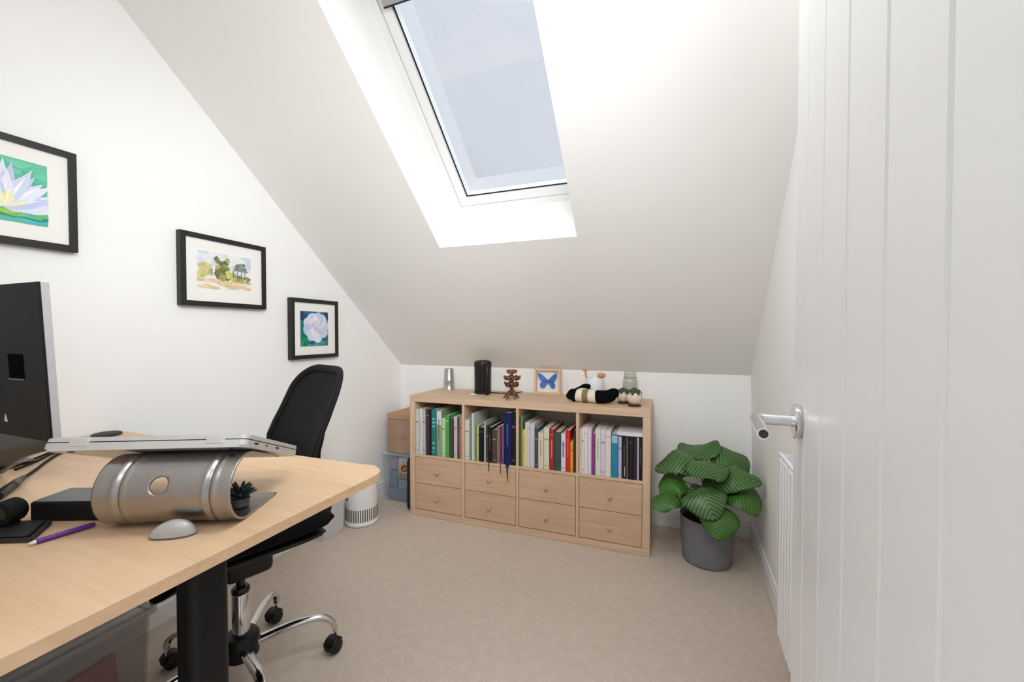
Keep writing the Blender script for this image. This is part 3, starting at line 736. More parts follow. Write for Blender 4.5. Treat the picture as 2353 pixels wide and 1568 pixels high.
# purifier
t = thing('air_purifier', 'white cylindrical air purifier with dark lower slots by the desk corner', 'air purifier', (-.222, -.192, 0))
PW = mat('purifier_white', (232, 233, 231), .4)
b = B(); b.lathe([(.09, .001), (.097, .004), (.1, .01), (.1, .018), (.094, .024)], n=48); obj('base_ring', b, PW, t, smooth=40)
b = B(); b.lathe([(.0935, .0245), (.0945, .03), (.0945, .315), (.091, .325), (.08, .33), (.07, .33), (.066, .322), (.03, .32)], n=48); obj('body', b, PW, t, smooth=40)
sl = B()
for k in range(30):
    a = math.radians(-150 + k * 8); d = V((math.cos(a), math.sin(a), 0)); p = V((-d.y, d.x, 0))
    rows = [[d * .0951 - p * .0028 + V((0, 0, z)), d * .0954 + V((0, 0, z)), d * .0951 + p * .0028 + V((0, 0, z)), d * .094 + V((0, 0, z))] for z in (.032, .105)]
    vv = sl.grid(rows, close_u=True, smooth=False); sl.cap(vv[0]); sl.cap(vv[1])
obj('slot_grille', sl, mat('slot_dark', (60, 62, 66), .7), t)
b = B(); a = math.radians(-110); d = V((math.cos(a), math.sin(a), 0)); p = V((-d.y, d.x, 0))
for zz in (.165, .185): b.ball(d * .0945 + V((0, 0, zz)), .006, (1, 1, 1.5), 10)
obj('control_button', b, BLACKP, t)
t = thing('plastic_tub', 'low white translucent plastic tub on the floor left of the air purifier', 'tub', (0, 0, 0))
obj('tub', openbox(-.338, -.475, -.245, -.315, .001, .20, .003, .006), clear('milky_plastic', (226, 224, 224), .72, .3), t)
b = B(); b.box((-.341, -.478, .2003), (-.242, -.312, .21), .003); obj('lid', b, mat('tub_lid', (222, 222, 222), .45), t)

# ------------------------------------------------------------------ potted plant
LEAF = mat('leaf_green', (60, 110, 50), .38, spec=.45)
LEAF.node_tree.nodes['Principled BSDF'].inputs['Subsurface Weight'].default_value = 0
a = nd(LEAF, 'ShaderNodeVertexColor', layer_name='Col')
sp = nd(LEAF, 'ShaderNodeSeparateColor'); lk(LEAF, a.outputs['Color'], sp.inputs[0])
# R = length along the leaf, G = distance from midrib; stripes run outwards and forwards
m1 = nd(LEAF, 'ShaderNodeMath', operation='MULTIPLY_ADD'); m1.inputs[1].default_value = -.42; lk(LEAF, sp.outputs[1], m1.inputs[0]); lk(LEAF, sp.outputs[0], m1.inputs[2])
m2 = nd(LEAF, 'ShaderNodeMath', operation='MULTIPLY'); m2.inputs[1].default_value = 62; lk(LEAF, m1.outputs[0], m2.inputs[0])
m3 = nd(LEAF, 'ShaderNodeMath', operation='SINE'); lk(LEAF, m2.outputs[0], m3.inputs[0])
rp_ = nd(LEAF, 'ShaderNodeValToRGB')
e = rp_.color_ramp.elements; e[0].position = .45; e[0].color = lin((48, 88, 36)); e[1].position = .95; e[1].color = lin((98, 130, 80))
m4 = nd(LEAF, 'ShaderNodeMath', operation='MULTIPLY_ADD'); m4.inputs[1].default_value = .5; m4.inputs[2].default_value = .5; lk(LEAF, m3.outputs[0], m4.inputs[0])
lk(LEAF, m4.outputs[0], rp_.inputs['Fac'])
mxc = nd(LEAF, 'ShaderNodeMix', data_type='RGBA'); lk(LEAF, sp.outputs[2], mxc.inputs[0]); lk(LEAF, rp_.outputs['Color'], mxc.inputs[6]); mxc.inputs[7].default_value = lin((62, 112, 24))
lk(LEAF, mxc.outputs[2], LEAF.node_tree.nodes['Principled BSDF'].inputs['Base Color'])
STEM = mat('petiole_green', (110, 116, 70), .5)

PC = V((1.747, .088, 0))
pl = thing('potted_plant', 'big round-leaved striped green plant in a grey pot between bookcase and radiator', 'plant', PC)
b = B(); b.lathe([(.112, .001), (.117, .006), (.119, .02), (.1305, .222), (.131, .230), (.128, .232), (.125, .228), (.122, .2), (.05, .196)], n=56)
obj('planter', b, mottled('planter_grey', (130, 130, 135), (118, 118, 123), 8, .6, .15), pl, smooth=40)
b = B(); b.lathe([(.1222, .2), (.10, .208), (.05, .212), (.01, .213)], n=32); obj('soil', b, mottled('potting_soil', (44, 34, 28), (26, 20, 16), 60, .95, .8), pl, smooth=60)

def leaf(base, tip, hw, up, arch=.03, fold=.25, wave=.012, new=0.0, seed=0):
    base, tip = V(base) - PC, V(tip) - PC
    ax = tip - base; L = ax.length; ax.normalize(); N = V(up); N = (N - ax * N.dot(ax)).normalized(); Sd = ax.cross(N)
    bm = bmesh.new(); cl = bm.loops.layers.float_color.new('Col')
    nl, nw = 26, 12; rows = []; info = {}
    for i in range(nl + 1):
        s = i / nl
        w = hw * (math.sin(PI * min(1, (s * .985 + .015) ** .72)) ** .62) if 0 < s < 1 else hw * .02
        cen = base + ax * (L * s) + N * (arch * math.sin(PI * s ** .9)) 
        row = []
        for j in range(-nw // 2, nw // 2 + 1):
            u = j / (nw / 2)
            wob = wave * math.sin(9 * s + seed + (2 if u > 0 else 0)) * abs(u) ** 2 + .0035 * math.cos(62 * (s - .42 * abs(u))) * (abs(u) ** .5) * (1 - abs(u) * .3)
            p = cen + Sd * (w * u) + N * (-fold * w * (u * u) + .02 * abs(u) * w + wob - (.05 * L * s * s if s > .5 else 0))
            v = bm.verts.new(p); info[v] = (s, abs(u) * w / hw); row.append(v)
        rows.append(row)
    for i in range(nl):
        for j in range(nw):
            f = bm.faces.new((rows[i][j], rows[i][j + 1], rows[i + 1][j + 1], rows[i + 1][j])); f.smooth = True
            for l in f.loops: l[cl] = (info[l.vert][0], info[l.vert][1], new, 1)
    o = obj('leaf', bm, LEAF, pl, weld=0)
    sm = o.modifiers.new('thickness', 'SOLIDIFY'); sm.thickness = .0012
    r = V((base.x * .25 + random.uniform(-.03, .03), base.y * .25 + random.uniform(-.03, .03), .208))
    b = B(); mid = (r + base) / 2 + V((base.x * .12, base.y * .12, .03))
    b.tube(bez(r, r + V((0, 0, .08)), base - ax * .05 - V((0, 0, .02)), base + ax * .01 + N * .001, 12), [.0045 - .0002 * i for i in range(13)], 8)
    obj('petiole', b, STEM, o, smooth=60)
    return o
U = (0, -.45, .9)
leaf((1.726, .10, .500), (1.690, .285, .548), .108, (0, -.75, .7), .02, -.25, .012, .0, 1)       # back, standing
leaf((1.708, .07, .500), (1.493, .02, .470), .082, (0, -.5, .9), .045, .35, .012, 0, 2)          # far left, level
leaf((1.716, .09, .512), (1.766, -.10, .486), .108, (0, -.1, 1), .018, .3, .01, 0, 3)            # centre top
leaf((1.789, .10, .490), (1.945, .215, .522), .108, (-.1, -.7, .7), .03, .3, .012, .25, 4)       # right top
leaf((1.760, .06, .435), (1.964, -.04, .472), .084, (0, -.55, .85), .03, .3, .012, .1, 5)        # right middle
leaf((1.852, .03, .395), (1.950, -.080, .340), .086, (.15, -.6, .8), .035, .3, .010, .35, 6)     # low right
leaf((1.86, .09, .42), (1.955, .07, .385), .060, (.3, -.4, .8), .02, .3, .012, .1, 7)            # far right
leaf((1.695, .0, .395), (1.758, -.155, .318), .108, (-.1, -.62, .78), .045, .28, .008, 0, 8)     # centre, facing us
leaf((1.788, -.05, .340), (1.775, -.165, .226), .088, (0, -.86, .5), .03, .3, .008, .55, 9)      # bottom, hanging
leaf((1.636, .05, .410), (1.515, -.005, .352), .078, (-.2, -.6, .8), .035, .35, .01, .75, 10)    # left middle
leaf((1.612, -.03, .345), (1.475, -.085, .302), .062, (-.1, -.45, .9), .02, .3, .01, .3, 11)     # low left
leaf((1.739, .06, .43), (1.84, -.02, .365), .065, (.1, -.5, .8), .02, .3, .01, .2, 12)           # inside
leaf((1.70, .14, .44), (1.60, .20, .42), .08, (-.3, -.2, .9), .03, .3, .01, .1, 13)              # inside, rear
leaf((1.80, .15, .44), (1.90, .26, .40), .08, (.3, -.2, .9), .03, .3, .01, .1, 14)               # rear right
leaf((1.75, .05, .36), (1.70, -.05, .40), .07, (-.1, -.5, .8), .02, .3, .01, .0, 16)
leaf((1.80, .06, .40), (1.86, .0, .44), .07, (.1, -.5, .8), .02, .3, .01, .0, 17)
leaf((1.70, .02, .37), (1.62, -.03, .335), .06, (-.3, -.4, .9), .02, .3, .01, .2, 15)            # inside, left

# ------------------------------------------------------------------ desk
DT = .816
DX0, DX1, DY0, DY1 = -.335, .866, -2.145, -1.345
desk = thing('desk', 'oak veneer sit-stand desk on black legs against the left wall', 'desk', (.265, -1.745, 0))
DO = V(desk.location)
def dobj(nm, b, m, **k):
    bmesh.ops.translate(b.m, verts=b.m.verts[:], vec=-DO); return obj(nm, b, m, desk, **k)
b = B(); b.prism(rrect(DX0, DY0, DX1, DY1, .062, 10), 2, DT - .019, DT)
es = [e for e in b.m.edges if all(abs(v.co.z - DT) < 1e-5 for v in e.verts)]
bmesh.ops.bevel(b.m, geom=es, offset=.0022, segments=2, affect='EDGES')
dobj('tabletop', b, DESKW, smooth=30)
for x in (.760, -.225):
    b = B(); b.prism(rrect(x - .033, -1.745 - .039, x + .033, -1.745 + .039, .022, 6), 2, .034, .50)
    leg = dobj('leg', b, LEGBLK, smooth=30)
    b = B(); b.prism(rrect(x - .028, -1.745 - .034, x + .028, -1.745 + .034, .018, 6), 2, .48, .7965); b2 = dobj('inner_column', b, LEGBLK, smooth=30); b2.parent = leg
    b = B(); b.box((x - .037, -2.06, .001), (x + .037, -1.43, .033), .008); dobj('foot', b, LEGBLK)
    b = B(); b.box((x - .03, -2.02, .775), (x + .03, -1.47, .7965), .004); dobj('support_arm', b, LEGBLK)
b = B(); b.box((-.19, -1.78, .757), (.725, -1.71, .7965), .003); dobj('crossbeam', b, LEGBLK)

# ------------------------------------------------------------------ laptop and its stand (turned 25.5 degrees)
YA = math.radians(25.5)
ET = V((math.cos(YA), math.sin(YA), 0)); EP = V((-math.sin(YA), math.cos(YA), 0)); EZ = V((0, 0, 1))
def TP(t, p, z): return ET * t + EP * p + EZ * z
TL = math.radians(21)
lap = thing('laptop', 'closed silver laptop propped on the aluminium stand', 'laptop', TP(-.178, -1.873, .970))
M = Matrix((ET, EP * math.cos(TL) - EZ * math.sin(TL), EP * math.sin(TL) + EZ * math.cos(TL))).transposed()
lap.rotation_euler = M.to_euler()
LSIL = mat('laptop_silver', (212, 212, 210), .36, .55)
LW_ = .176
b = B(); b.prism(rrect(-LW_, 0, LW_, .235, .012, 5), 2, -.0125, .0015); bmesh.ops.bevel(b.m, geom=[e for e in b.m.edges if all(v.co.z < -.012 for v in e.verts)], offset=.004, segments=3, affect='EDGES'); obj('base', b, LSIL, lap, smooth=35)
b = B(); b.prism(rrect(-LW_, .0015, LW_, .235, .012, 5), 2, .0034, .0112); bmesh.ops.bevel(b.m, geom=[e for e in b.m.edges if all(v.co.z > .011 for v in e.verts)], offset=.002, segments=2, affect='EDGES'); obj('lid', b, LSIL, lap, smooth=35)
b = B(); b.box((-LW_ + .004, .004, .0012), (LW_ - .004, .232, .0034)); obj('gap', b, GAP, lap)
for x in (-.115, .120):
    b = B(); b.box((x - .0165, -.0012, -.0055), (x + .0165, .006, .0098), .0015); obj('hinge', b, LSIL, lap)
b = B()
for y0, y1, z0, z1 in ((.03, .045, -.005, -.001), (.075, .083, -.0045, -.0015), (.12, .135, -.005, -.001)): b.box((LW_ - .002, y0, z0), (LW_ + .0003, y1, z1))
obj('port', b, GAP, lap)
b = B()
for x, y in ((-.14, .02), (.14, .02), (-.14, .21), (.14, .21)): b.lathe([(.005, -.0136), (.006, -.0124)], (x, y, 0), 12)
obj('rubber_foot', b, RUBBER, lap)

st = thing('laptop_stand', 'curved brushed aluminium laptop stand with a round hole in its back', 'laptop stand', TP(-.13, -1.853, DT + .0005), YA)
SO = V(st.location)
r = .0605; zc = DT + .0028 + r; cp = -1.853
# profile by arc length: base plate -> back curve -> top plate
prof = []
for i in range(13): prof.append((-1.743 + (cp + 1.743) * i / 12, DT + .0028))
for i in range(1, 61):
    a = math.radians(-90 - (201) * i / 60); prof.append((cp + r * math.cos(a), zc + r * math.sin(a)))
p0 = prof[-1]
for i in range(1, 11): prof.append((p0[0] + .095 * math.cos(TL) * i / 10, p0[1] - .095 * math.sin(TL) * i / 10))
cum = [0]
for i in range(1, len(prof)): cum.append(cum[-1] + math.hypot(prof[i][0] - prof[i - 1][0], prof[i][1] - prof[i - 1][1]))
def pat(s):
    s = min(max(s, 0), cum[-1] - 1e-6)
    for i in range(1, len(cum)):
        if s <= cum[i]:
            k = (s - cum[i - 1]) / (cum[i] - cum[i - 1]); a, c = prof[i - 1], prof[i]
            d = V((c[0] - a[0], c[1] - a[1])).normalized()
            return a[0] + (c[0] - a[0]) * k, a[1] + (c[1] - a[1]) * k, d
T0, T1 = -.238, -.010
G = (-.197, -.047)
def sp(t, s):
    p, z, d = pat(s)
    off = 0
    if .10 < s < cum[72]:
        for g in G: off += -.0032 * math.exp(-((t - g) / .0034) ** 2) + .0016 * math.exp(-((t - g + .008) / .004) ** 2) + .0016 * math.exp(-((t - g - .008) / .004) ** 2)
    nx, nz = d.y, -d.x                      # outward (away from the tube's axis)
    return TP(t, p - nx * off, z - nz * off) - SO
hs = cum[12] + r * math.radians(111); ht, hr, hh = -.131, .0155, .024
tl = sorted(set([round(T0 + (T1 - T0) * i / 90, 5) for i in range(91) if abs(T0 + (T1 - T0) * i / 90 - ht) > hh + .0005] + [round(ht - hh + 2 * hh * i / 8, 5) for i in range(9)]))
sl_ = sorted(set([round(c, 5) for c in cum if abs(c - hs) > hh + .0005] + [round(hs - hh + 2 * hh * i / 8, 5) for i in range(9)]))
b = B(); vv = [[b.m.verts.new(sp(t, s)) for t in tl] for s in sl_]
for i in range(len(sl_) - 1):
    for j in range(len(tl) - 1):
        if ht - hh - 1e-6 < tl[j] and tl[j + 1] < ht + hh + 1e-6 and hs - hh - 1e-6 < sl_[i] and sl_[i + 1] < hs + hh + 1e-6: continue
        b.m.faces.new((vv[i][j], vv[i][j + 1], vv[i + 1][j + 1], vv[i + 1][j])).smooth = True
sq = [(-1 + 2 * i / 8, -1) for i in range(8)] + [(1, -1 + 2 * i / 8) for i in range(8)] + [(1 - 2 * i / 8, 1) for i in range(8)] + [(-1, 1 - 2 * i / 8) for i in range(8)]
rows = []
for k in range(4):
    f = k / 3; row = []
    for x, y in sq:
        L_ = math.hypot(x, y); cx_, cy_ = x / L_ * hr, y / L_ * hr
        row.append(sp(ht + cx_ * (1 - f) + x * hh * f, hs + cy_ * (1 - f) + y * hh * f))
    rows.append(row)
b.grid(rows, close_u=True)
Rz = Matrix.Rotation(-YA, 4, 'Z'); bmesh.ops.transform(b.m, matrix=Rz, verts=b.m.verts[:])
o = obj('curved_sheet', b, ALU, st, weld=1e-4)
for p in o.data.polygons: p.use_smooth = True
sm = o.modifiers.new('sheet', 'SOLIDIFY'); sm.thickness = .0035; sm.offset = 0
b = B()
for t in (-.22, -.04):
    for k in range(2):
        a = p0[0] + (.012 + .055 * k) * math.cos(TL); z = p0[1] - (.012 + .055 * k) * math.sin(TL) + .0019
        ps = [TP(t + dt, a + dp, z - dp * math.tan(TL)) - SO for dt, dp in ((-.018, 0), (.018, 0), (.018, .012), (-.018, .012))]
        up = EZ * .0016
        A = [b.m.verts.new(Rz @ q) for q in ps]; D = [b.m.verts.new(Rz @ (q + up)) for q in ps]
        b.m.faces.new(A); b.m.faces.new(D)
        for i in range(4): b.m.faces.new((A[i], A[(i + 1) % 4], D[(i + 1) % 4], D[i]))
obj('rubber_pad', b, RUBBER, st)
# little dark succulent inside the open right end
t = thing('succulent', 'small dark spiky succulent tucked inside the open end of the laptop stand', 'plant', TP(-.048, -1.815, DT + .0052))
DKG = mat('succulent_dark', (38, 46, 40), .5)
b = B(); b.lathe([(.014, 0), (.017, .002), (.018, .018), (.015, .018)], n=20); obj('pot', b, mat('tiny_pot_grey', (70, 72, 74), .6), t, smooth=40)
for i in range(22):
    a = 2 * PI * i * .381; el = .25 + 1.1 * (i / 22); d = V((math.cos(a) * math.cos(el), math.sin(a) * math.cos(el), math.sin(el)))
    l = random.uniform(.026, .036); q = V((d.x, d.y, 0))
    b = B(); b.tube(bez((0, 0, .017), V((0, 0, .017)) + d * l * .4, V((0, 0, .017)) + d * l * .8 + V((0, 0, .002)), V((0, 0, .017)) + d * l + q * .004, 7), [.002, .0034, .0038, .0038, .0036, .0032, .0026, .0012], 8)
    obj('leaf', b, DKG, t, smooth=70)
# small grey mouse in front of the stand
t = thing('computer_mouse', 'small silver grey mouse lying in front of the laptop stand', 'mouse', TP(-.100, -1.922, DT + .0005), YA + .12)
b = B(); rows = []
for i in range(13):
    s = -1 + 2 * i / 12; w = .0155 * math.sqrt(max(.02, 1 - abs(s) ** 2.6)); h = .003 + .0225 * (1 - s * s) ** .7 * (1 + .2 * s) 
    rows.append([V((s * .036, w * math.cos(PI * k / 10), .003 + h * math.sin(PI * k / 10))) for k in range(11)])
vv = b.grid(rows); 
for i in range(12): b.m.faces.new((vv[i][0], vv[i + 1][0], vv[i + 1][-1], vv[i][-1]))
b.cap(vv[0]); b.cap(vv[-1])
obj('shell', b, mat('mouse_grey', (176, 176, 174), .35, .2), t, smooth=60)
b = B(); b.prism([( .0345 * math.cos(2 * PI * k / 28), .0145 * math.sin(2 * PI * k / 28)) for k in range(28)], 2, .0, .0035); obj('underside', b, mat('mouse_base', (96, 100, 104), .5), t)

# ------------------------------------------------------------------ other things on the desk
def deskbox(nm, label, cat, o, yaw, lo, hi, m, bev):
    t = thing(nm, label, cat, (o[0], o[1], DT + .0005), yaw); b = B(); b.box(lo, hi, bev, 3); obj('case', b, m, t, smooth=35); return t
t = deskbox('docking_station', 'flat black box with a grey top behind the left end of the laptop stand', 'docking station', (.424, -1.838), math.radians(22), (0, 0, 0), (.136, .075, .036), BLACKM, .004)
b = B(); b.box((.003, .003, .036), (.133, .072, .0372), .0008); obj('top_plate', b, mat('dock_top_grey', (128, 130, 132), .45, .3), t)
t = thing('tablet', 'dark grey flat slab at the front left of the desk', 'tablet', (.38, -1.92, DT + .0005))
poly = [(.541, -1.877), (.478, -1.829), (.24, -1.935), (.305, -1.985)]
poly = [(x - .38, y + 1.92) for x, y in poly]
b = B(); b.prism(poly, 2, 0, .0095, .008, 3); obj('body', b, mat('tablet_grey', (30, 31, 33), .5), t)
b = B(); c0 = V((sum(p[0] for p in poly) / 4, sum(p[1] for p in poly) / 4)); b.prism([tuple(c0 + (V(p) - c0) * .9) for p in poly], 2, .0096, .0099); obj('screen', b, mat('tablet_screen', (38, 39, 42), .4), t)
t = thing('pen', 'purple pen with a white tip lying in front of the grey slab', 'pen', (.554, -1.886, DT + .005))
e_ = V((.564, -1.806, 0)) - V((.554, -1.886, 0))
b = B(); b.tube([e_ * .10, e_ * .16, e_ * .9, e_], [.0038, .0043, .0043, .0036], 14); obj('barrel', b, mat('pen_purple', (92, 40, 132), .35), t, smooth=40)
b = B(); b.tube([e_ * 0, e_ * .02, e_ * .10], [.001, .0022, .0037], 12); obj('tip', b, mat('pen_tip_white', (226, 224, 226), .4), t, smooth=40)
t = thing('desk_speaker', 'small round black gadget standing on the dark grey slab', 'speaker', (.436, -1.868, DT + .0108), math.radians(25))
Mq = Matrix.Rotation(PI / 2, 3, 'X')
b = B(); b.lathe([(.012, -.016), (.019, -.0155), (.0215, -.012), (.0215, .01), (.0195, .0135), (.013, .0145)], (0, 0, .0232), 32, Mq); obj('body', b, BLACKM, t, smooth=40)
b = B(); b.lathe([(.0125, .0146), (.0125, .0155), (.003, .016)], (0, 0, .0232), 24, Mq); obj('face_disc', b, BLACKG, t, smooth=40)
b = B(); b.box((-.012, -.009, 0), (.012, .009, .004), .0015); obj('foot', b, BLACKM, t)
t = thing('computer_mouse', 'pale blue-white mouse at the left photo edge behind the dark slab', 'mouse', (.312, -1.862, DT + .0005), math.radians(25))
b = B(); rows = []
for i in range(13):
    s = -1 + 2 * i / 12; w = .026 * math.sqrt(max(.02, 1 - abs(s) ** 2.8)); h = .022 * (1 - s * s) ** .6
    rows.append([V((s * .046, w * math.cos(PI * k / 12), h * math.sin(PI * k / 12))) for k in range(13)])
vv = b.grid(rows)
for i in range(12): b.m.faces.new((vv[i][0], vv[i + 1][0], vv[i + 1][-1], vv[i][-1]))
obj('shell', b, mat('mouse_white', (214, 224, 232), .3), t, smooth=60)
b = B(); b.lathe([(.038, 0), (.040, .001), (.040, .0055), (.037, .008), (.02, .0085)], n=36)
o = obj('coaster', b, mat('coaster_black', (34, 36, 34), .6), loc=(-.272, -1.402, DT + .0005), smooth=40); tag(o, 'flat round black coaster at the far left corner of the desk', 'coaster')
# cables
def cable(label, pts, r, cat='cable', plug=None):
    t = thing('cable', label, cat, (pts[0][0], pts[0][1], DT)); o = V(t.location)
    b = B(); b.tube([p - o for p in catmull([V((x, y, z)) for x, y, z in pts], 8)], r, 10); obj('lead', b, BLACKM, t, smooth=60)
    if plug:
        a, c, pr = V(plug[0]) - o, V(plug[1]) - o, plug[2]
        b = B(); b.tube([a, a + (c - a) * .1, a + (c - a) * .55, a + (c - a) * .6, c], [pr * .6, pr * .75, pr, pr * 1.15, pr * 1.1], 14); obj('plug', b, BLACKP, t, smooth=40)
        b = B(); b.tube([a + (c - a) * .28, a + (c - a) * .46], pr * 1.02, 14, False); obj('collar', b, mat('collar_grey', (96, 92, 84), .4, .6), t, smooth=40)
zc_ = DT + .0042
cable('thick black lead with a barrel plug running to the left photo edge', [(.105, -1.733, zc_ + .004), (.03, -1.685, zc_), (-.055, -1.628, zc_), (-.115, -1.578, zc_), (-.10, -1.552, zc_), (-.05, -1.546, zc_), (.0, -1.545, zc_), (.1, -1.545, zc_), (.2, -1.56, zc_)], .0035, plug=((.104, -1.732, zc_ + .0055), (.222, -1.812, zc_ + .0055), .0085))
cable('thin black lead lying along the monitor foot', [(-.052, -1.700, zc_), (-.105, -1.638, zc_), (-.158, -1.578, zc_), (-.175, -1.53, zc_)], .0030)
cable('thin black lead next to the monitor foot lead, nearer the stand', [(-.022, -1.702, zc_), (-.070, -1.646, zc_), (-.128, -1.594, zc_), (-.150, -1.55, zc_)], .0030)

# monitor
mo = thing('monitor', 'large black monitor seen from behind with silver edge at the left photo edge', 'monitor', (-.04, -1.742, DT + .0005))
tilt = Matrix.Rotation(math.radians(2.4), 4, 'X')
MB = .111                                                  # height of the panel's lower edge above the desk
def mobj(nm, b, m, par=None, tl=True, **k):
    if tl: bmesh.ops.transform(b.m, matrix=Matrix.Translation((0, 0, MB)) @ tilt, verts=b.m.verts[:])
    return obj(nm, b, m, par or mo, **k)
PWd, PHt = .305, .357
b = B(); b.box((-PWd, .0, 0), (PWd, .014, PHt), .0015); mobj('silver_edge', b, SILVERP)
b = B(); b.box((-PWd + .0006, -.004, .0006), (PWd - .0006, .0002, PHt - .0006), .0018); bc_ = mobj('back_cover', b, mat('monitor_back_black', (12, 12, 14), .6, spec=.3))
b = B(); b.box((-PWd + .008, .0141, .012), (PWd - .008, .0146, PHt - .008)); mobj('screen', b, BLACKG)
b = B(); b.box((.150, -.0052, .140), (.216, -.0038, .196), .001); mobj('port_recess_shade', b, mat('recess_shade_black', (2, 2, 2), .95, spec=.05), None)  # flat plate, the shade of the recess is put into its black
b = B(); b.box((.150, -.0068, .136), (.216, -.0042, .139), .0006); mobj('recess_lip', b, mat('lip_grey', (92, 92, 94), .4), None)
b = B(); b.prism([(.108, .034), (.122, .034), (.113, .052)], 1, -.0048, -.0041); mobj('logo_mark', b, mat('logo_white', (226, 226, 224), .5), None)
b = B(); b.box((-.17, -.022, .06), (.03, -.0035, .24), .008); mobj('rear_housing', b, BLACKP)
# funnel-shaped glossy neck narrowing to the base plate
nk = [(-PWd + .003, MB + .003), (PWd - .003, MB + .003), (PWd - .004, MB - .004), (PWd - .018, MB - .018), (.225, MB - .034), (.16, MB - .052), (.045, .006), (-.075, .006), (-.19, MB - .052), (-.255, MB - .034), (-PWd + .018, MB - .018), (-PWd + .004, MB - .004)]
b = B(); b.prism(nk, 1, -.001, .011); mobj('neck', b, BLACKG, None, False)
b = B(); b.prism(rrect(-.15, -.05, -.035, .10, .02, 6), 2, 0, .006); mobj('base_plate', b, BLACKG, None, False)

# ------------------------------------------------------------------ office chair (local x forwards, y to the sitter's left)
ch = thing('office_chair', 'black mesh-back swivel chair with chrome base tucked behind the desk', 'chair', (.21, -1.28, 0), math.radians(250))
# seat
def pad(z0, z1, x0, x1, hw, front_drop):
    b = B(); n = 20; rows = []
    for i in range(n + 1):
        s = i / n; row = []
        for k in range(28):
            a = 2 * PI * k / 28
            ca_, sa_ = math.cos(a), math.sin(a)
            y = hw * math.copysign(abs(ca_) ** .35, ca_)
            z = (z0 + z1) / 2 + (z1 - z0) / 2 * math.copysign(abs(sa_) ** .8, sa_)
            e = 1 - abs(2 * s - 1) ** 6
            w = max(.02, e) ** .35
            x = x0 + (x1 - x0) * s
            zz = (z - (z0 + z1) / 2) * w + (z0 + z1) / 2
            zz -= front_drop * max(0, (s - .72) / .28) ** 2
            row.append(V((x, y * (.86 + .14 * w) * (1 - .08 * s * s), zz)))
        rows.append(row)
    vv = b.grid(rows, close_u=True); b.cap(vv[0][::-1]); b.cap(vv[-1]); return b
obj('seat_pad', pad(.500, .578, -.225, .300, .225, .045), BLACKF, ch, smooth=50)
obj('seat_pan', pad(.474, .506, -.205, .250, .205, .035), BLACKP, ch, smooth=50)
# mechanism, lift, hub
b = B(); b.box((-.085, -.060, .362), (.055, .060, .478), .02, 4); obj('mechanism', b, BLACKP, ch, smooth=40)
b = B(); b.tube([(-.10, -.05, .42), (-.10, -.16, .415), (-.10, -.215, .41)], [.005, .005, .004], 10); b.ball((-.10, -.222, .41), .011, (1, 1.6, .6), 12); obj('lever', b, BLACKP, ch, smooth=50)
b = B(); b.lathe([(.0135, .26), (.0135, .366)], n=24); b.lathe([(.024, .30), (.027, .304), (.027, .316), (.022, .322)], n=24); obj('gas_piston', b, mat('piston_dark', (60, 60, 62), .25, .9), ch, smooth=40)
b = B(); b.lathe([(.0265, .14), (.0265, .296), (.024, .300)], n=28); obj('gas_lift', b, CHROME, ch, smooth=40)
b = B(); b.lathe([(.046, .085), (.052, .09), (.054, .15), (.046, .162), (.030, .166)], n=36); obj('hub', b, BLACKP, ch, smooth=40)
base_rot = math.radians(48 - 250)
for k in range(5):
    a = base_rot + 2 * PI * k / 5; d = V((math.cos(a), math.sin(a), 0)); p = V((-d.y, d.x, 0))
    b = B()
    path = catmull([d * .045 + EZ * .122, d * .11 + EZ * .134, d * .18 + EZ * .142, d * .24 + EZ * .137, d * .278 + EZ * .112, d * .292 + EZ * .078], 6)
    rows = []
    for i, q in enumerate(path):
        tg = (path[min(i + 1, len(path) - 1)] - path[max(i - 1, 0)]).normalized(); up = p.cross(tg) * -1
        s = i / (len(path) - 1); w = .019 - .006 * s; h = .014 - .004 * s
        rows.append([q + p * (w * math.cos(2 * PI * j / 14)) + up * (h * math.sin(2 * PI * j / 14)) for j in range(14)])
    vv = b.grid(rows, close_u=True); b.cap(vv[0][::-1]); b.cap(vv[-1])
    leg = obj('base_leg', b, CHROME, ch, smooth=60)
    # caster
    sw = a + (.7, -.5, 1.2, .2, -.9)[k]; f = V((math.cos(sw), math.sin(sw), 0)); g = V((-f.y, f.x, 0)); cc = d * .292 + f * -.012
    b = B(); b.tube([d * .292 + EZ * .083, d * .292 + EZ * .052], .0055, 10); obj('caster_stem', b, CHROME, leg, smooth=50)
    Mw = Matrix((f, EZ, g)).transposed()
    b = B()
    for sd in (-1, 1): b.lathe([(.006, sd * .005), (.0235, sd * .005), (.0262, sd * .008), (.0262, sd * .018), (.022, sd * .024), (.008, sd * .0255)], cc + EZ * .0272, 26, Mw)
    b.lathe([(.0095, -.0048), (.0095, .0048)], cc + EZ * .0272, 16, Mw)
    rows = []
    for j in range(9):                                           # hood over the wheels
        t_ = math.radians(15 + 150 * j / 8); rows.append([cc + EZ * .0272 + f * (.0295 * math.cos(t_)) + EZ * (.0295 * math.sin(t_)) + g * y for y in (-.019, .019)])
    b.grid(rows)
    obj('caster', b, BLACKP, leg, smooth=50)
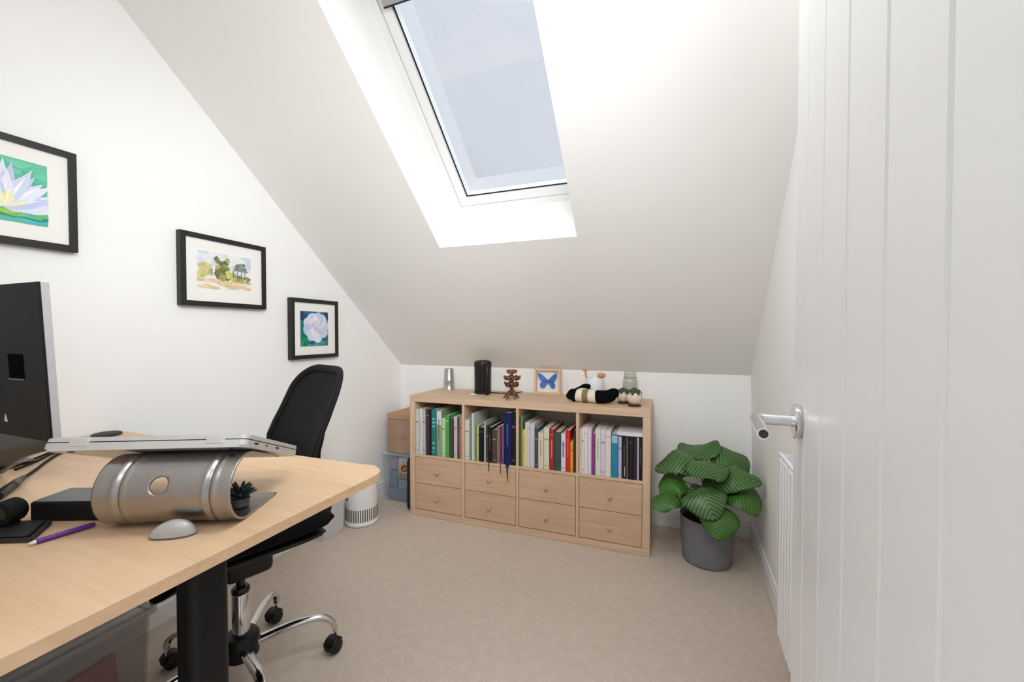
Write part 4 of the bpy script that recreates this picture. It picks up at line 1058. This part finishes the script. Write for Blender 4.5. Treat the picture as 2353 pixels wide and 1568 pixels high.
# back: curved upright mesh in a bent frame
def bk(z):                                                        # x of the back's centre line at height z
    pts = [(.47, -.29), (.60, -.235), (.66, -.205), (.70, -.195), (.765, -.192), (.82, -.214), (.873, -.240), (.95, -.274), (1.024, -.306), (1.06, -.320)]
    for (z0, x0), (z1, x1) in zip(pts, pts[1:]):
        if z <= z1: return x0 + (x1 - x0) * (z - z0) / (z1 - z0)
    return pts[-1][1]
ZB0, ZB1, HWB = .60, 1.030, .212
def bp_(u, z):                                                    # u in -1..1 across; edges wrap forwards
    s = (z - ZB0) / (ZB1 - ZB0)
    w = HWB * (1 - .16 * s) * (.90 + .10 * min(1, s * 4))
    x = bk(z) + .034 * abs(u) ** 2.2
    return V((x, u * w, z))
outline = []
N_ = 12
def lim(u):                                                       # rounded top corners
    return ZB1 - .085 * (1 - math.sqrt(max(0, 1 - max(0, (abs(u) - .45) / .55) ** 2)))
b = B(); rows = []
for i in range(25):
    s = i / 24; rows.append([bp_(-math.cos(PI * j / 32), ZB0 + (lim(-math.cos(PI * j / 32)) - ZB0) * s) for j in range(33)])
b.grid(rows)
MESH = mat('chair_mesh_fabric', (32, 32, 33), .8, spec=.2)
tcx = nd(MESH, 'ShaderNodeTexCoord'); wv = nd(MESH, 'ShaderNodeTexWave', bands_direction='Z'); wv.inputs['Scale'].default_value = 130
wv.inputs['Distortion'].default_value = 1.5; wv.inputs['Detail Scale'].default_value = .08
bpn = nd(MESH, 'ShaderNodeBump'); bpn.inputs['Strength'].default_value = .5; bpn.inputs['Distance'].default_value = .002
lk(MESH, tcx.outputs['Object'], wv.inputs['Vector']); lk(MESH, wv.outputs['Fac'], bpn.inputs['Height']); lk(MESH, bpn.outputs['Normal'], MESH.node_tree.nodes['Principled BSDF'].inputs['Normal'])
o = obj('back_mesh', b, MESH, ch, smooth=80); sm = o.modifiers.new('t', 'SOLIDIFY'); sm.thickness = .004
ring_ = [bp_(-1, ZB0 + (lim(-1) - ZB0) * i / 14) for i in range(15)] + [bp_(-math.cos(PI * j / 32), lim(-math.cos(PI * j / 32))) for j in range(1, 32)] + [bp_(1, ZB0 + (lim(1) - ZB0) * (1 - i / 14)) for i in range(15)] + [bp_(1 - 2 * j / 16, ZB0) for j in range(1, 16)]
b = B(); nR = len(ring_); rows = []
for i, q in enumerate(ring_):
    tg = (ring_[(i + 1) % nR] - ring_[i - 1]).normalized(); nx = V((1, 0, .25)).normalized(); sd = tg.cross(nx).normalized()
    rows.append([q + sd * (.016 * math.cos(2 * PI * j / 12)) + nx * (.009 * math.sin(2 * PI * j / 12)) for j in range(12)])
b.grid(rows, close_u=True, close_v=True); obj('back_frame', b, BLACKM, ch, smooth=60)
b = B(); rows = []
for i in range(9):
    z = .70 + .14 * i / 8; rows.append([bp_(-.86 + 1.72 * j / 16, z - .012 * math.cos(PI * (-.86 + 1.72 * j / 16) / 1.72)) + V((-.016 - .010 * math.sin(PI * i / 8), 0, 0)) for j in range(17)])
b.grid(rows); o = obj('lumbar_support', b, BLACKP, ch, smooth=60); sm = o.modifiers.new('t', 'SOLIDIFY'); sm.thickness = .006
b = B(); rows = []
for q in catmull([V((-.06, 0, .425)), V((-.18, 0, .425)), V((-.262, 0, .445)), V((-.290, 0, .50)), V((-.282, 0, .56)), V((-.262, 0, .60)), V((-.244, 0, .64))], 6):
    rows.append([q + V((dx, dy, 0)) for dx, dy in ((-.008, -.03), (.008, -.03), (.008, .03), (-.008, .03))])
for i, r_ in enumerate(rows):
    if i < 10: rows[i] = [V((r_[0].x, dy, r_[0].z + dz)) for dy, dz in ((-.03, -.008), (-.03, .008), (.03, .008), (.03, -.008))]
vv = b.grid(rows[:10], close_u=True, smooth=False); b.cap(vv[0]); b.cap(vv[-1])
vv = b.grid(rows[9:], close_u=True, smooth=False); b.cap(vv[0]); b.cap(vv[-1])
obj('back_bar', b, BLACKP, ch, weld=0)

# ------------------------------------------------------------------ clear crate under the desk
t = thing('storage_crate', 'tall clear plastic crate of papers on the floor under the desk', 'storage box', (0, 0, 0))
CR = clear('crate_plastic', (110, 106, 102), .30, .2)
obj('tub', openbox(.02, -2.055, .40, -1.637, .001, .515, .004, .018), CR, t)
b = B()
for lo, hi in (((.008, -2.067, .507), (.412, -2.056, .523)), ((.008, -1.636, .507), (.412, -1.628, .523)), ((.008, -2.056, .507), (.019, -1.636, .523)), ((.401, -2.056, .507), (.412, -1.636, .523))): b.box(lo, hi, .002)
obj('rim', b, clear('crate_rim', (150, 150, 148), .4, .25), t)
def incrate(nm, lo, hi, col, label, rot=None, bev=.003):
    b = B(); b.box(lo, hi, bev, 2, rot); o = obj(nm, b, mat('%s_%d' % (nm, sum(col)), col, .7)); tag(o, label, nm.replace('_', ' '), 'things in the crate under the desk')
incrate('paper_stack', (.06, -2.0, .007), (.36, -1.70, .20), (150, 146, 140), 'thick stack of grey paper at the bottom of the crate under the desk')
incrate('ring_binder', (.06, -1.99, .202), (.30, -1.80, .40), (52, 50, 48), 'dark ring binder in the crate under the desk')
incrate('red_folder', (.345, -1.775, .203), (.362, -1.675, .430), (150, 66, 72), 'faded red folder upright in the crate under the desk', Matrix.Rotation(math.radians(5), 3, 'X'))
b = B()
for k in range(5): b.tube([(.31 + .018 * math.sin(j * .7 + k) * .3 + .006 * k, -1.97 + .024 * j, .215 + .04 * k + .018 * math.sin(j * .9 + 1.3 * k)) for j in range(8)], .003, 8)
o = obj('cable_bundle', b, BLACKM); tag(o, 'loose dark cables lying in the crate under the desk', 'cables', 'things in the crate under the desk')

# ------------------------------------------------------------------ light, world, camera
w = bpy.data.worlds.new('sky'); bpy.context.scene.world = w; w.use_nodes = True
nt = w.node_tree; bg = nt.nodes['Background']; bg.inputs[1].default_value = SKY_STRENGTH = 1.0
# overcast sky: grey-blue near the horizon, boosted overhead, out of view, for more daylight
tcw = nt.nodes.new('ShaderNodeTexCoord'); sx = nt.nodes.new('ShaderNodeSeparateXYZ'); rw = nt.nodes.new('ShaderNodeValToRGB')
nt.links.new(tcw.outputs['Generated'], sx.inputs[0]); nt.links.new(sx.outputs['Z'], rw.inputs['Fac']); nt.links.new(rw.outputs['Color'], bg.inputs[0])
el = rw.color_ramp.elements
el[0].position = .0; el[0].color = (.70, .73, .78, 1)
el[1].position = .62; el[1].color = (.76, .79, .86, 1)
for p, c in ((.74, 2.6), (.95, 4.2)):
    q = el.new(p); q.color = (c * .97, c, c * 1.04, 1)
def lamp(name, kind, loc, power, col=(1, 1, 1), size=.2, rot=None):
    d = bpy.data.lights.new(name, kind); d.energy = power; d.color = col
    if kind == 'AREA': d.shape = 'DISK'; d.size = size
    else: d.shadow_soft_size = size
    o = bpy.data.objects.new(name, d); C.objects.link(o); o.location = loc
    if rot: o.rotation_euler = rot
    return o
def spot(name, loc, tgt, power, ang, col, r):
    o = lamp(name, 'SPOT', loc, power, col, r); o.data.spot_size = math.radians(ang); o.data.spot_blend = 1
    o.rotation_euler = (V(tgt) - V(loc)).to_track_quat('-Z', 'Y').to_euler(); return o
WARM = (.955, .982, 1.0)
spot('fill_spot', (1.36, -2.12, 2.22), (.90, .41, .85), 62, 70, WARM, .2)  # added fill for the knee wall and far end, no real fitting
spot('fill_spot', (1.50, -2.10, 1.95), (-.357, -.5, 1.1), 72, 75, WARM, .2)  # added fill aimed at the left wall, no real fitting
lamp('ceiling_lamp', 'POINT', (1.25, -1.45, 2.28), 16, WARM, .16)

cam = bpy.data.cameras.new('camera'); co = bpy.data.objects.new('camera', cam); C.objects.link(co)
co.location = (1.54174, -2.23579, 1.17123)
co.rotation_euler = (PI / 2 - .01952953, 0, .35876007)
cam.sensor_width = 36; cam.lens = 943.4644 / 2353 * 36; cam.clip_start = .01
sc = bpy.context.scene; sc.camera = co

# put every Empty that still sits at the origin at the base of its own parts
bpy.context.view_layer.update()
for o in list(C.objects):
    if o.type == 'EMPTY' and o.parent is None and o.location.length < 1e-6 and o.children:
        ps = [c.matrix_world @ V(k) for c in o.children_recursive if c.type == 'MESH' for k in c.bound_box]
        c0 = V(((min(p.x for p in ps) + max(p.x for p in ps)) / 2, (min(p.y for p in ps) + max(p.y for p in ps)) / 2, min(p.z for p in ps)))
        for c in o.children: c.location = c.location - c0
        o.location = c0
sc.view_settings.view_transform = 'Standard'; sc.view_settings.look = 'None'
sc.view_settings.gamma = 1; sc.view_settings.use_curve_mapping = False
sc.view_settings.exposure = 0
sc.cycles.max_bounces = 10; sc.cycles.diffuse_bounces = 7; sc.cycles.transparent_max_bounces = 16
